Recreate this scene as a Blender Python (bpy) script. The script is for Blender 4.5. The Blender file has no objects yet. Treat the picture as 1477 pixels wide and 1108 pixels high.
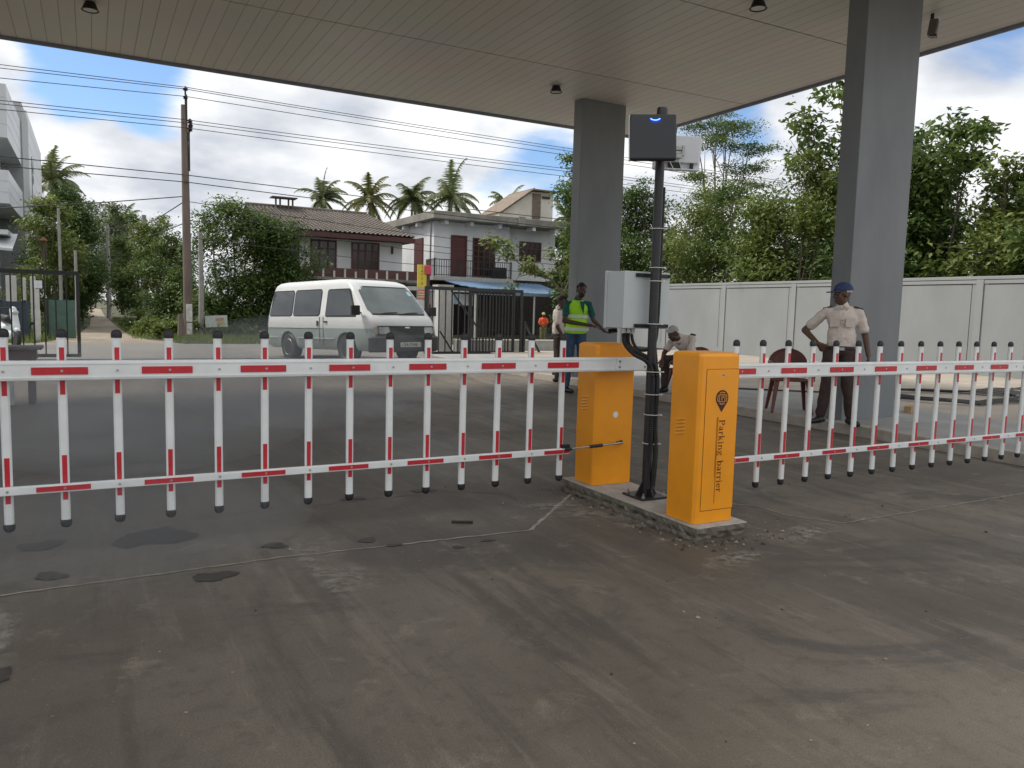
import bpy, math, random
import numpy as np
from mathutils import Vector, Matrix, Euler
R = math.radians
random.seed(7)
S = bpy.context.scene
COL = S.collection

# ------------------------------------------------------------------ materials
def nt(m):
    m.use_nodes = True
    return m.node_tree.nodes, m.node_tree.links

def ramp(n, stops):
    r = n.new('ShaderNodeValToRGB')
    e = r.color_ramp.elements
    while len(e) > 1: e.remove(e[0])
    e[0].position = stops[0][0]; e[0].color = (*stops[0][1], 1)
    for p, c in stops[1:]:
        q = e.new(p); q.color = (*c, 1)
    return r

def mul(c, k): return tuple(min(1, v * k) for v in c)

MATS = {}
def mat(name, col, rough=.5, metal=0, var=.12, scale=6, bump=.0, bscale=60, spec=.5, stretch=(1, 1, 1), col2=None,
        emit=None, coat=0, detail=5):
    if name in MATS: return MATS[name]
    m = bpy.data.materials.new(name); n, l = nt(m)
    b = n['Principled BSDF']
    tc = n.new('ShaderNodeTexCoord'); mp = n.new('ShaderNodeMapping'); mp.inputs['Scale'].default_value = stretch
    l.new(tc.outputs['Object'], mp.inputs['Vector'])
    no = n.new('ShaderNodeTexNoise'); no.inputs['Scale'].default_value = scale; no.inputs['Detail'].default_value = detail
    no.inputs['Roughness'].default_value = .6
    l.new(mp.outputs[0], no.inputs['Vector'])
    r = ramp(n, [(.3, mul(col, 1 - var)), (.7, col2 or mul(col, 1 + var))])
    l.new(no.outputs['Fac'], r.inputs[0]); l.new(r.outputs[0], b.inputs['Base Color'])
    b.inputs['Roughness'].default_value = rough; b.inputs['Metallic'].default_value = metal
    b.inputs['Specular IOR Level'].default_value = spec
    b.inputs['Coat Weight'].default_value = coat
    if bump:
        n2 = n.new('ShaderNodeTexNoise'); n2.inputs['Scale'].default_value = bscale; n2.inputs['Detail'].default_value = 4
        l.new(mp.outputs[0], n2.inputs['Vector'])
        bp = n.new('ShaderNodeBump'); bp.inputs['Strength'].default_value = bump; bp.inputs['Distance'].default_value = .02
        l.new(n2.outputs['Fac'], bp.inputs['Height']); l.new(bp.outputs[0], b.inputs['Normal'])
    if emit:
        b.inputs['Emission Color'].default_value = (*emit[0], 1); b.inputs['Emission Strength'].default_value = emit[1]
    MATS[name] = m
    return m

def leaf_mat(name, c0, c1, c2, trans=.35, rough=.45):
    m = bpy.data.materials.new(name); n, l = nt(m); b = n['Principled BSDF']
    g = n.new('ShaderNodeNewGeometry'); r = ramp(n, [(0, c0), (.5, c1), (1, c2)])
    tc = n.new('ShaderNodeTexCoord'); no = n.new('ShaderNodeTexNoise'); no.inputs['Scale'].default_value = .9
    l.new(tc.outputs['Object'], no.inputs['Vector'])
    ad = n.new('ShaderNodeMath'); ad.operation = 'MULTIPLY_ADD'; ad.inputs[1].default_value = .55
    l.new(g.outputs['Random Per Island'], ad.inputs[0])
    mr = n.new('ShaderNodeMapRange'); mr.inputs[1].default_value = .35; mr.inputs[2].default_value = .65; mr.inputs[4].default_value = .45
    l.new(no.outputs['Fac'], mr.inputs[0]); l.new(mr.outputs[0], ad.inputs[2])
    l.new(ad.outputs[0], r.inputs[0]); l.new(r.outputs[0], b.inputs['Base Color'])
    b.inputs['Roughness'].default_value = rough; b.inputs['Specular IOR Level'].default_value = .35
    t = n.new('ShaderNodeBsdfTranslucent'); l.new(r.outputs[0], t.inputs[0])
    mx = n.new('ShaderNodeMixShader'); mx.inputs[0].default_value = trans
    l.new(b.outputs[0], mx.inputs[1]); l.new(t.outputs[0], mx.inputs[2])
    l.new(mx.outputs[0], n['Material Output'].inputs[0])
    return m

# ------------------------------------------------------------------ mesh builder
def box_corners(x0, x1, y0, y1, z0, z1):
    return [(x0, y0, z0), (x1, y0, z0), (x1, y1, z0), (x0, y1, z0), (x0, y0, z1), (x1, y0, z1), (x1, y1, z1), (x0, y1, z1)]
BF = [(3, 2, 1, 0), (4, 5, 6, 7), (0, 1, 5, 4), (1, 2, 6, 5), (2, 3, 7, 6), (3, 0, 4, 7)]

class MB:
    def __init__(s): s.v = []; s.f = []; s.m = []; s.cur = 0
    def add(s, vs, fs, smooth=None):
        o = len(s.v); s.v += [tuple(v) for v in vs]
        s.f += [tuple(i + o for i in f) for f in fs]; s.m += [s.cur] * len(fs); return s
    def box(s, x0, x1, y0, y1, z0, z1):
        if x0 > x1: x0, x1 = x1, x0
        if y0 > y1: y0, y1 = y1, y0
        if z0 > z1: z0, z1 = z1, z0
        return s.add(box_corners(x0, x1, y0, y1, z0, z1), BF)
    def obox(s, c, h, rot):
        M = rot if isinstance(rot, Matrix) else Euler(rot).to_matrix()
        vs = [Vector(c) + M @ Vector(q) for q in box_corners(-h[0], h[0], -h[1], h[1], -h[2], h[2])]
        return s.add(vs, BF)
    def bar(s, p, q, w, d=None, up=(0, 0, 1)):
        p, q = Vector(p), Vector(q); z = (q - p); L = z.length; z.normalize()
        x = Vector(up).cross(z)
        if x.length < 1e-4: x = Vector((1, 0, 0)).cross(z)
        x.normalize(); y = z.cross(x); M = Matrix((x, y, z)).transposed()
        return s.obox((p + q) / 2, (w / 2, (d or w) / 2, L / 2), M)
    def tube(s, pts, r, n=10, caps=True):
        pts = [Vector(p) for p in pts]; rs = r if hasattr(r, '__len__') else [r] * len(pts)
        o = len(s.v); T = (pts[1] - pts[0]).normalized()
        X = T.orthogonal().normalized()
        for i, p in enumerate(pts):
            if i == 0: t = (pts[1] - pts[0])
            elif i == len(pts) - 1: t = pts[-1] - pts[-2]
            else: t = (pts[i + 1] - pts[i]).normalized() + (pts[i] - pts[i - 1]).normalized()
            t.normalize(); X = (X - t * X.dot(t)).normalized(); Y = t.cross(X)
            for k in range(n):
                a = 2 * math.pi * k / n; s.v.append(tuple(p + (X * math.cos(a) + Y * math.sin(a)) * rs[i]))
        for i in range(len(pts) - 1):
            for k in range(n):
                a, b = o + i * n + k, o + i * n + (k + 1) % n
                s.f.append((a, b, b + n, a + n)); s.m.append(s.cur)
        if caps:
            s.f.append(tuple(o + k for k in range(n))[::-1]); s.m.append(s.cur)
            s.f.append(tuple(o + (len(pts) - 1) * n + k for k in range(n))); s.m.append(s.cur)
        return s
    def lathe(s, c, prof, n=20, axis='z'):
        o = len(s.v); c = Vector(c)
        for r, h in prof:
            for k in range(n):
                a = 2 * math.pi * k / n; q = (r * math.cos(a), r * math.sin(a), h)
                if axis == 'y': q = (q[0], q[2], -q[1])
                if axis == 'x': q = (q[2], q[0], q[1])
                s.v.append(tuple(c + Vector(q)))
        for i in range(len(prof) - 1):
            for k in range(n):
                a, b = o + i * n + k, o + i * n + (k + 1) % n
                s.f.append((a, b, b + n, a + n)); s.m.append(s.cur)
        s.f.append(tuple(o + k for k in range(n))[::-1]); s.m.append(s.cur)
        s.f.append(tuple(o + (len(prof) - 1) * n + k for k in range(n))); s.m.append(s.cur)
        return s
    def ell(s, c, r, n=16, rot=(0, 0, 0)):
        M = Euler(rot).to_matrix(); c = Vector(c); o = len(s.v); st = n // 2
        for i in range(st + 1):
            th = math.pi * i / st
            for k in range(n):
                a = 2 * math.pi * k / n
                s.v.append(tuple(c + M @ Vector((r[0] * math.sin(th) * math.cos(a), r[1] * math.sin(th) * math.sin(a), r[2] * math.cos(th)))))
        for i in range(st):
            for k in range(n):
                a, b = o + i * n + k, o + i * n + (k + 1) % n
                s.f.append((a, a + n, b + n, b)); s.m.append(s.cur)
        return s
    def cap(s, p, q, r0, r1=None, n=14):
        r1 = r0 if r1 is None else r1
        p, q = Vector(p), Vector(q)
        s.tube([p, q], [r0, r1], n); s.ell(p, (r0,) * 3, n); s.ell(q, (r1,) * 3, n); return s
    def prism(s, poly, a0, a1, axis='y'):
        # poly in the two remaining axes, extruded along axis
        def P(u, v, a): return {'y': (u, a, v), 'x': (a, u, v), 'z': (u, v, a)}[axis]
        n = len(poly); vs = [P(u, v, a0) for u, v in poly] + [P(u, v, a1) for u, v in poly]
        fs = [tuple(range(n))[::-1], tuple(range(n, 2 * n))] + [(i, (i + 1) % n, n + (i + 1) % n, n + i) for i in range(n)]
        return s.add(vs, fs)
    def build(s, name, m, parent=None, world=True, smooth=False, bevel=0, loc=None, recalc=True):
        me = bpy.data.meshes.new(name)
        off = Vector((0, 0, 0))
        if parent is not None and world:
            off = Vector(parent['_base']) if '_base' in parent else parent.location.copy()
        if loc is not None: off = Vector(loc)
        me.from_pydata([tuple(Vector(v) - off) for v in s.v], [], s.f)
        if recalc:
            import bmesh
            bm = bmesh.new(); bm.from_mesh(me); bmesh.ops.recalc_face_normals(bm, faces=bm.faces); bm.to_mesh(me); bm.free()
        ms = m if isinstance(m, (list, tuple)) else [m]
        for q in ms: me.materials.append(q)
        if len(ms) > 1:
            me.polygons.foreach_set('material_index', s.m)
        if smooth:
            me.polygons.foreach_set('use_smooth', [True] * len(me.polygons))
            try: me.set_sharp_from_angle(angle=R(40))
            except Exception: pass
        me.update()
        o = bpy.data.objects.new(name, me); COL.objects.link(o)
        if parent is not None: o.parent = parent
        if loc is not None: o.location = Vector(loc) - (Vector(parent['_base']) if parent is not None and '_base' in parent else Vector((0, 0, 0)))
        if bevel:
            b = o.modifiers.new('bevel', 'BEVEL'); b.width = bevel; b.segments = 2; b.limit_method = 'ANGLE'
            b.harden_normals = False
        return o

def tag(o, label=None, cat=None, group=None, kind=None):
    if label: o['label'] = label
    if cat: o['category'] = cat
    if group: o['group'] = group
    if kind: o['kind'] = kind
    return o
def thing(name, label, cat, loc=(0, 0, 0), rz=0, group=None, rx=0, ry=0):
    o = bpy.data.objects.new(name, None); COL.objects.link(o); o.empty_display_size = .1
    o.location = loc; o.rotation_euler = (rx, ry, rz); o['_base'] = tuple(loc)
    return tag(o, label, cat, group)
def struct(mb, name, m, **k):
    o = mb.build(name, m, **k); o['kind'] = 'structure'; return o
def remesh(o, voxel, smooth=3):
    md = o.modifiers.new('r', 'REMESH'); md.mode = 'VOXEL'; md.voxel_size = voxel; md.use_smooth_shade = True
    if smooth:
        sm = o.modifiers.new('s', 'SMOOTH'); sm.factor = .5; sm.iterations = smooth
    dg = bpy.context.evaluated_depsgraph_get(); dg.update()
    me = bpy.data.meshes.new_from_object(o.evaluated_get(dg)); ms = list(o.data.materials)
    o.modifiers.clear(); o.data = me
    if not me.materials:
        for q in ms: me.materials.append(q)
    return o

# ------------------------------------------------------------------ camera
H = 1.35; F = 1127.
yaw, pit, rol = R(28.37), R(-5.42), R(1.534)
f = Vector((math.sin(yaw) * math.cos(pit), math.cos(yaw) * math.cos(pit), math.sin(pit)))
r = Vector((math.cos(yaw), -math.sin(yaw), 0)); u = r.cross(f)
r2 = r * math.cos(rol) + u * math.sin(rol); u2 = -r * math.sin(rol) + u * math.cos(rol)
cd = bpy.data.cameras.new('camera'); cam = bpy.data.objects.new('camera', cd); COL.objects.link(cam)
M = Matrix((r2, u2, -f)).transposed().to_4x4(); M.translation = (0, 0, H); cam.matrix_world = M
cd.sensor_width = 36; cd.lens = F / 1477 * 36; cd.clip_end = 3000; cd.clip_start = .05
S.camera = cam

# ------------------------------------------------------------------ world and sun
SUN_EL, SUN_AZ = R(52), R(-55)       # azimuth from +Y towards +X
w = bpy.data.worlds.new('World'); S.world = w; w.use_nodes = True
n = w.node_tree.nodes; l = w.node_tree.links
bg = n['Background']; bg.inputs[1].default_value = .1
sky = n.new('ShaderNodeTexSky'); sky.sky_type = 'NISHITA'; sky.sun_disc = False
sky.sun_elevation = SUN_EL; sky.sun_rotation = SUN_AZ; sky.air_density = 1.0; sky.dust_density = .6; sky.ozone_density = 1.5
tc = n.new('ShaderNodeTexCoord'); sp = n.new('ShaderNodeSeparateXYZ'); l.new(tc.outputs['Generated'], sp.inputs[0])
def Mth(op, a=None, b=None, c=None):
    q = n.new('ShaderNodeMath'); q.operation = op
    for i, v in enumerate((a, b, c)):
        if v is None: continue
        if isinstance(v, (int, float)): q.inputs[i].default_value = v
        else: l.new(v, q.inputs[i])
    return q.outputs[0]
zz = Mth('ADD', Mth('MAXIMUM', sp.outputs[2], 0), .30)
px = Mth('DIVIDE', sp.outputs[0], zz); py = Mth('DIVIDE', sp.outputs[1], zz)
cx = n.new('ShaderNodeCombineXYZ'); l.new(px, cx.inputs[0]); l.new(py, cx.inputs[1])
n1 = n.new('ShaderNodeTexNoise'); n1.inputs['Scale'].default_value = 2.1; n1.inputs['Detail'].default_value = 9; n1.inputs['Roughness'].default_value = .52
n1.inputs['Distortion'].default_value = .25
l.new(cx.outputs[0], n1.inputs['Vector'])
n2 = n.new('ShaderNodeTexNoise'); n2.inputs['Scale'].default_value = 3.2; n2.inputs['Detail'].default_value = 8; n2.inputs['Roughness'].default_value = .5
mo = n.new('ShaderNodeMapping'); mo.inputs['Location'].default_value = (3.3, 1.7, 2.0); l.new(cx.outputs[0], mo.inputs[0]); l.new(mo.outputs[0], n2.inputs['Vector'])
cov = Mth('ADD', n1.outputs['Fac'], .33)
def dirpx(x, y): return (r2 * (x - 738.5) + u2 * (554 - y) + f * F).normalized()
for (x, y, rad, amt) in [(40, 66, 4, .30), (150, 86, 3.6, .28), (228, 120, 3, .24), (215, 222, 2, .12), (545, 150, 4, .2),
                         (765, 265, 4.5, .27), (1140, 165, 4.5, .2), (1030, 175, 3.5, .2), (1430, 150, 4, .1), (1600, -300, 14, .25), (700, -1100, 14, .3), (-700, 0, 12, .25)]:
    d = dirpx(x, y)
    vd = n.new('ShaderNodeVectorMath'); vd.operation = 'DOT_PRODUCT'; l.new(tc.outputs['Generated'], vd.inputs[0]); vd.inputs[1].default_value = d
    mr = n.new('ShaderNodeMapRange'); mr.interpolation_type = 'SMOOTHSTEP'; l.new(vd.outputs['Value'], mr.inputs[0])
    mr.inputs[1].default_value = math.cos(R(rad * 1.5)); mr.inputs[2].default_value = math.cos(R(rad * .35)); mr.inputs[3].default_value = 0; mr.inputs[4].default_value = amt
    cov = Mth('SUBTRACT', cov, mr.outputs[0])
ms = n.new('ShaderNodeMapRange'); ms.interpolation_type = 'SMOOTHSTEP'; l.new(cov, ms.inputs[0]); ms.inputs[1].default_value = .40; ms.inputs[2].default_value = .60
cr = ramp(n, [(.34, (4.7, 5.0, 5.6)), (.48, (6.7, 6.9, 7.2)), (.62, (8.7, 8.7, 8.7))])
l.new(n2.outputs['Fac'], cr.inputs[0])
# blue between the clouds, built on the physical sky
sg = n.new('ShaderNodeMix'); sg.data_type = 'RGBA'; sg.blend_type = 'MULTIPLY'; sg.inputs[0].default_value = 1
l.new(sky.outputs[0], sg.inputs[6]); sg.inputs[7].default_value = (.98, 1.12, 1.30, 1)
mx = n.new('ShaderNodeMix'); mx.data_type = 'RGBA'; l.new(ms.outputs[0], mx.inputs[0]); l.new(sg.outputs[2], mx.inputs[6]); l.new(cr.outputs[0], mx.inputs[7])
l.new(mx.outputs[2], bg.inputs[0])
sl = bpy.data.lights.new('sun', 'SUN'); sl.energy = 2.4; sl.angle = R(14); sl.color = (1, .95, .87)
so = bpy.data.objects.new('sun', sl); COL.objects.link(so)
sd = Vector((math.sin(SUN_AZ) * math.cos(SUN_EL), math.cos(SUN_AZ) * math.cos(SUN_EL), math.sin(SUN_EL)))
so.rotation_euler = (-sd).to_track_quat('-Z', 'Y').to_euler(); so.location = (0, 0, 30)
S.view_settings.view_transform = 'Standard'; S.view_settings.look = 'None'; S.view_settings.exposure = .40; S.view_settings.gamma = 1
S.cycles.max_bounces = 8; S.cycles.transparent_max_bounces = 6
# ------------------------------------------------------------------ shared materials
white_paint = mat('white powder coat', (.78, .80, .79), .35, var=.07, scale=7, bump=.03, bscale=90)
red_tape = mat('red reflective tape', (.52, .022, .035), .32, var=.12, scale=30)
black_rub = mat('black rubber', (.018, .018, .02), .55, var=.2, scale=20)
black_steel = mat('black painted steel', (.02, .02, .022), .4, var=.25, scale=12, bump=.08, bscale=50)
yellow = mat('yellow orange powder coat', (.92, .345, .008), .38, var=.07, scale=3.5, bump=.05, bscale=120, coat=.15)
dark_gap = mat('dark gap', (.05, .03, .01), .8)
steel = mat('zinc steel', (.45, .45, .44), .35, metal=.8, var=.15, scale=40)
maroon = mat('maroon print', (.055, .006, .008), .5)
beige_conc = mat('pale concrete', (.38, .34, .29), .8, var=.18, scale=7, bump=.25, bscale=60)
grey_paint = mat('grey column paint', (.185, .197, .205), .5, var=.18, scale=1.3, bump=.04, bscale=30, stretch=(1, 1, .35))
tie_m = mat('white nylon', (.7, .7, .66), .4)

# ------------------------------------------------------------------ ground
def asphalt(name, base, wet=0.0, tint2=None):
    m = bpy.data.materials.new(name); n, l = nt(m); b = n['Principled BSDF']
    tc = n.new('ShaderNodeTexCoord')
    def noise(sc, det, stretch=(1, 1, 1), rot=0, dist=0, rough=.6):
        mp = n.new('ShaderNodeMapping'); mp.inputs['Scale'].default_value = stretch; mp.inputs['Rotation'].default_value = (0, 0, rot)
        l.new(tc.outputs['Object'], mp.inputs[0]); q = n.new('ShaderNodeTexNoise'); q.inputs['Scale'].default_value = sc
        q.inputs['Detail'].default_value = det; q.inputs['Distortion'].default_value = dist; q.inputs['Roughness'].default_value = rough
        l.new(mp.outputs[0], q.inputs['Vector']); return q.outputs['Fac']
    def mixc(fac, a, bcol, lo, hi, amt=1., mode='MIX'):
        mr = n.new('ShaderNodeMapRange'); mr.inputs[1].default_value = lo; mr.inputs[2].default_value = hi; mr.inputs[4].default_value = amt
        mr.interpolation_type = 'SMOOTHSTEP'
        l.new(fac, mr.inputs[0]); q = n.new('ShaderNodeMix'); q.data_type = 'RGBA'; q.blend_type = mode
        l.new(mr.outputs[0], q.inputs[0])
        if isinstance(a, tuple): q.inputs[6].default_value = (*a, 1)
        else: l.new(a, q.inputs[6])
        q.inputs[7].default_value = (*bcol, 1); return q.outputs[2]
    k = base
    c = mixc(noise(.45, 5, (1, .7, 1), R(10)), mul(k, .78), mul(k, 1.22), .38, .62)
    c = mixc(noise(1.5, 8, (2.6, .32, 1), R(8), .3, .68), c, mul(k, .58), .50, .64, .75)       # tyre-worn streaks running in and out
    c = mixc(noise(2.2, 8, (2.8, .30, 1), R(-24), .4, .70), c, mul(k, 1.75), .52, .67, .6)   # pale brushed scuffs
    c = mixc(noise(.8, 8, (1, 1, 1), 0, .8, .66), c, (k[0] * .50, k[1] * .53, k[2] * .60), .52, .62, .7)
    c = mixc(noise(3.1, 9, (1, 1, 1), R(30), .5, .72), c, mul(k, 2.1), .56, .68, .50)
    c = mixc(noise(11, 7, (1, 1, 1), 0, 0, .7), c, mul(k, .62), .50, .66, .5)
    c = mixc(noise(60, 4, (1, 1, 1), 0, 0, .7), c, mul(k, 2.2), .60, .72, .55)                  # grit
    c = mixc(noise(170, 3), c, mul(k, .5), .48, .62, .55)
    c = mixc(noise(240, 2), c, mul(k, 2.0), .58, .70, .45)
    # low haze left of the plinth, painted into the colour as a grey patch
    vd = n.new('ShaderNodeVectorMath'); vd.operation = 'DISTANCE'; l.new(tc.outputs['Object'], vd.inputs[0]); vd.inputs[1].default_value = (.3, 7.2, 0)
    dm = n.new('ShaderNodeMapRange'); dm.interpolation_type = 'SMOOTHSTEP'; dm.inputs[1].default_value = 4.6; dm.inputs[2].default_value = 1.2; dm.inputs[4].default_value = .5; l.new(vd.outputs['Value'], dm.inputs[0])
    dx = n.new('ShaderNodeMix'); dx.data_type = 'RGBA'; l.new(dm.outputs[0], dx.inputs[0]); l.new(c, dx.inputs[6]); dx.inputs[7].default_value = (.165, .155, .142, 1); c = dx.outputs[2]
    l.new(c, b.inputs['Base Color'])
    rr = n.new('ShaderNodeMapRange'); rr.inputs[1].default_value = .35; rr.inputs[2].default_value = .7
    rr.inputs[3].default_value = .55 - wet; rr.inputs[4].default_value = .80 - wet
    l.new(noise(.9, 5, (1, .6, 1)), rr.inputs[0]); l.new(rr.outputs[0], b.inputs['Roughness'])
    b.inputs['Specular IOR Level'].default_value = .35
    bp = n.new('ShaderNodeBump'); bp.inputs['Strength'].default_value = .35; bp.inputs['Distance'].default_value = .004
    l.new(noise(85, 4), bp.inputs['Height'])
    bp2 = n.new('ShaderNodeBump'); bp2.inputs['Strength'].default_value = .25; bp2.inputs['Distance'].default_value = .03
    l.new(noise(3.5, 3), bp2.inputs['Height']); l.new(bp.outputs[0], bp2.inputs['Normal'])
    l.new(bp2.outputs[0], b.inputs['Normal'])
    return m
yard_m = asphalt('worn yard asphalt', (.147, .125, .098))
road_m = mat('road surface', (.22, .205, .185), .8, var=.15, scale=1.2, bump=.2, bscale=40, stretch=(.4, 1.5, 1))
earth_m = mat('earth and grass', (.075, .095, .035), .95, var=.5, scale=.8, bump=.6, bscale=6, col2=(.13, .12, .07))
lane_m = mat('lane earth', (.30, .25, .19), .95, var=.25, scale=1.1, bump=.3, bscale=5)
pave_m = mat('sandy paving', (.36, .315, .26), .85, var=.22, scale=.7, bump=.2, bscale=20, stretch=(.35, 1.4, 1))
tile_m = mat('kerb side paving', (.30, .295, .28), .75, var=.18, scale=2.2, bump=.15, bscale=40)

def sheet(pts, z, name, m):
    b = MB(); b.add([(x, y, z) for x, y in pts], [tuple(range(len(pts)))]); return struct(b, name, m, recalc=False)
sheet([(-600, -300), (600, -300), (600, 900), (-600, 900)], -.03, 'ground', earth_m)
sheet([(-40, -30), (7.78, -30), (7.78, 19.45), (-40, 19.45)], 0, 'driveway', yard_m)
sheet([(-60, 19.45), (60, 19.45), (60, 26.8), (-60, 26.8)], -.004, 'road', road_m)
sheet([(-1.5, 26.8), (2.6, 26.8), (1.7, 29.8), (1.25, 36), (1.12, 45), (1.0, 75), (1.3, 140), (-1.2, 140), (.05, 75), (-.05, 45), (-.35, 36), (-.8, 29.8)], -.006, 'lane', lane_m)
# raised pavement with kerb
b = MB(); b.box(7.80, 7.95, -20, 19.4, -.05, .118); struct(b, 'kerb', beige_conc, bevel=.012)
b = MB(); b.box(7.95, 10.2, -20, 19.4, -.05, .115); struct(b, 'pavement', tile_m)
b = MB(); b.box(10.2, 24, -20, 21.5, -.05, .108); struct(b, 'yard_ground', pave_m)
b = MB()
for x0, y0, x1, y1, ww in ((15.1, 12.6, 15.7, 7.5, .10), (12.3, 13.5, 13.4, 7.6, .05)):
    b.bar((x0, y0, .112), (x1, y1, .112), ww, .008)
struct(b, 'paving_edge', mat('pale stone edging', (.5, .45, .38), .8))

# saw cut joints filled with pale mortar
def jag(pts, ww, seed, z=.003):
    rd = random.Random(seed); b = MB(); P = []
    for i in range(len(pts) - 1):
        a, c = Vector(pts[i]), Vector(pts[i + 1]); k = max(2, int((c - a).length / .05))
        for j in range(k): P.append(a.lerp(c, j / k))
    P.append(Vector(pts[-1])); vs = []
    for i, p in enumerate(P):
        d = (P[min(i + 1, len(P) - 1)] - P[max(i - 1, 0)]).normalized(); nn = Vector((-d.y, d.x))
        w1 = ww * rd.uniform(.45, 1.2); w2 = ww * rd.uniform(.45, 1.2)
        q = p + nn * rd.uniform(-.006, .006)
        vs += [(q + nn * w1).to_3d() + Vector((0, 0, z)), (q - nn * w2).to_3d() + Vector((0, 0, z))]
    b.add(vs, [(2 * i, 2 * i + 1, 2 * i + 3, 2 * i + 2) for i in range(len(P) - 1)]); return b
joint_m = mat('mortar in the joint', (.30, .275, .235), .85, var=.35, scale=14)
joint_d = mat('faint mortar in the joint', (.20, .185, .16), .85, var=.35, scale=14)
for pts, ww, sd_, m_ in (([(-4, 4.05), (-.39, 4.10), (.85, 4.15), (2.36, 4.08)], .009, 1, joint_m), ([(2.36, 4.08), (2.62, 4.33), (3.19, 4.86)], .014, 2, joint_m),
                    ([(-4, 5.06), (1.05, 5.16), (2.33, 5.22), (2.67, 4.99)], .005, 3, joint_d), ([(2.67, 4.99), (2.61, 4.33)], .005, 4, joint_d),
                    ([(3.6, 4.45), (4.16, 3.99), (4.17, 3.72), (4.36, 3.41)], .008, 5, joint_m), ([(4.36, 3.41), (6.53, 3.45), (7.7, 3.47)], .007, 6, joint_m),
                    ([(4.5, 4.43), (6.4, 4.5), (7.37, 4.6)], .005, 7, joint_d)):
    o = struct(jag(pts, ww, sd_), 'ground_joint', m_, recalc=False)

# puddles and damp patches
def blob(cx, cy, rx, ry, seed, z=.004):
    rd = random.Random(seed); K = 60; ph = [rd.uniform(0, 6.28) for _ in range(7)]
    pts = []
    for k in range(K):
        a = 2 * math.pi * k / K
        q = 1 + .22 * math.sin(2 * a + ph[0]) + .15 * math.sin(3 * a + ph[1]) + .08 * math.sin(5 * a + ph[2]) + .05 * math.sin(9 * a + ph[3]) + .03 * math.sin(14 * a + ph[4])
        pts.append((cx + rx * q * math.cos(a), cy + ry * q * math.sin(a), z))
    b = MB(); b.add(pts + [(cx, cy, z)], [(k, (k + 1) % K, K) for k in range(K)]); return b
damp = mat('damp asphalt', (.060, .053, .045), .55, var=.15, scale=5, bump=.15, bscale=80, spec=.25)
for i, (x, y, a, c) in enumerate([(.30, 4.80, .17, .20), (.51, 3.98, .085, .075), (.88, 4.37, .07, .05), (1.38, 4.27, .06, .04), (1.49, 4.12, .04, .03), (-.27, 4.86, .09, .1), (2.14, 5.3, .09, .05),
                                  (-.2, 4.3, .07, .06), (1.81, 3.94, .03, .03), (2.02, 3.99, .04, .02), (1.6, 5.25, .07, .05), (-.33, 3.2, .05, .07)]):
    struct(blob(x, y, a, c, i + 3), 'puddle', damp, recalc=False)
# spilled mortar washed over the asphalt by the plinth
spill = bpy.data.materials.new('thin spilled mortar'); n_, l_ = nt(spill); b_ = n_['Principled BSDF']
b_.inputs['Base Color'].default_value = (.42, .39, .34, 1); b_.inputs['Roughness'].default_value = .9
tc_ = n_.new('ShaderNodeTexCoord'); no_ = n_.new('ShaderNodeTexNoise'); no_.inputs['Scale'].default_value = 13; no_.inputs['Detail'].default_value = 12; no_.inputs['Roughness'].default_value = .75
l_.new(tc_.outputs['Object'], no_.inputs[0]); gr_ = n_.new('ShaderNodeMapRange'); gr_.inputs[1].default_value = .44; gr_.inputs[2].default_value = .64; gr_.inputs[4].default_value = .85
l_.new(no_.outputs['Fac'], gr_.inputs[0]); at_ = n_.new('ShaderNodeAttribute'); at_.attribute_name = 'edge'
mm_ = n_.new('ShaderNodeMath'); mm_.operation = 'MULTIPLY'; l_.new(gr_.outputs[0], mm_.inputs[0]); l_.new(at_.outputs['Fac'], mm_.inputs[1]); l_.new(mm_.outputs[0], b_.inputs['Alpha'])
for i, (x, y, a, c) in enumerate([(-.42, 3.7, .16, .35), (1.02, 4.22, .10, .28), (1.15, 3.7, .12, .2), (2.9, 4.55, .14, .12), (2.95, 4.25, .28, .30), (3.02, 3.95, .14, .2), (3.15, 3.12, .34, .12), (3.12, 3.14, .22, .07), (2.7, 4.55, .2, .16), (3.95, 3.35, .28, .22), (1.0, 3.75, .10, .5), (-.38, 3.55, .10, .5)]):
    o = struct(blob(x, y, a, c, i + 40, .0045 + .0004 * i), 'mortar_stain', spill, recalc=False)
    at = o.data.attributes.new('edge', 'FLOAT', 'POINT'); at.data.foreach_set('value', [0.] * 60 + [1.])
# loose grit and stones
rd = random.Random(5); b = MB(); b2 = MB()
def pebble(mb, x, y, s):
    vs = []; 
    for k in range(6):
        a = k * math.pi / 3; vs.append((x + s * rd.uniform(.6, 1.1) * math.cos(a), y + s * rd.uniform(.6, 1.1) * math.sin(a), .002))
    vs.append((x + s * rd.uniform(-.3, .3), y + s * rd.uniform(-.3, .3), s * rd.uniform(.5, .9) + .002))
    mb.add(vs, [(k, (k + 1) % 6, 6) for k in range(6)])
for i in range(520):
    x = rd.uniform(-1.5, 7.5); y = rd.uniform(1.2, 9)
    pebble(b if rd.random() < .5 else b2, x, y, abs(rd.gauss(0, .004)) + .0022)
for i in range(280):
    t = rd.random(); 
    if t < .5: x, y = 3.12 - abs(rd.gauss(0, .09)), rd.uniform(3.35, 5.0)
    elif t < .75: x, y = rd.uniform(3.1, 3.7), 3.44 - abs(rd.gauss(0, .07))
    else: x, y = 3.64 + abs(rd.gauss(0, .15)), rd.uniform(3.3, 4.2)
    pebble(b if rd.random() < .5 else b2, x, y, abs(rd.gauss(0, .006)) + .002)
tag(b.build('pale_grit', mat('pale stone chip', (.25, .225, .19), .9, var=.5, scale=9), recalc=False), 'pale crumbs of mortar and grit lying loose over the asphalt', 'grit', kind='stuff')
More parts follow.
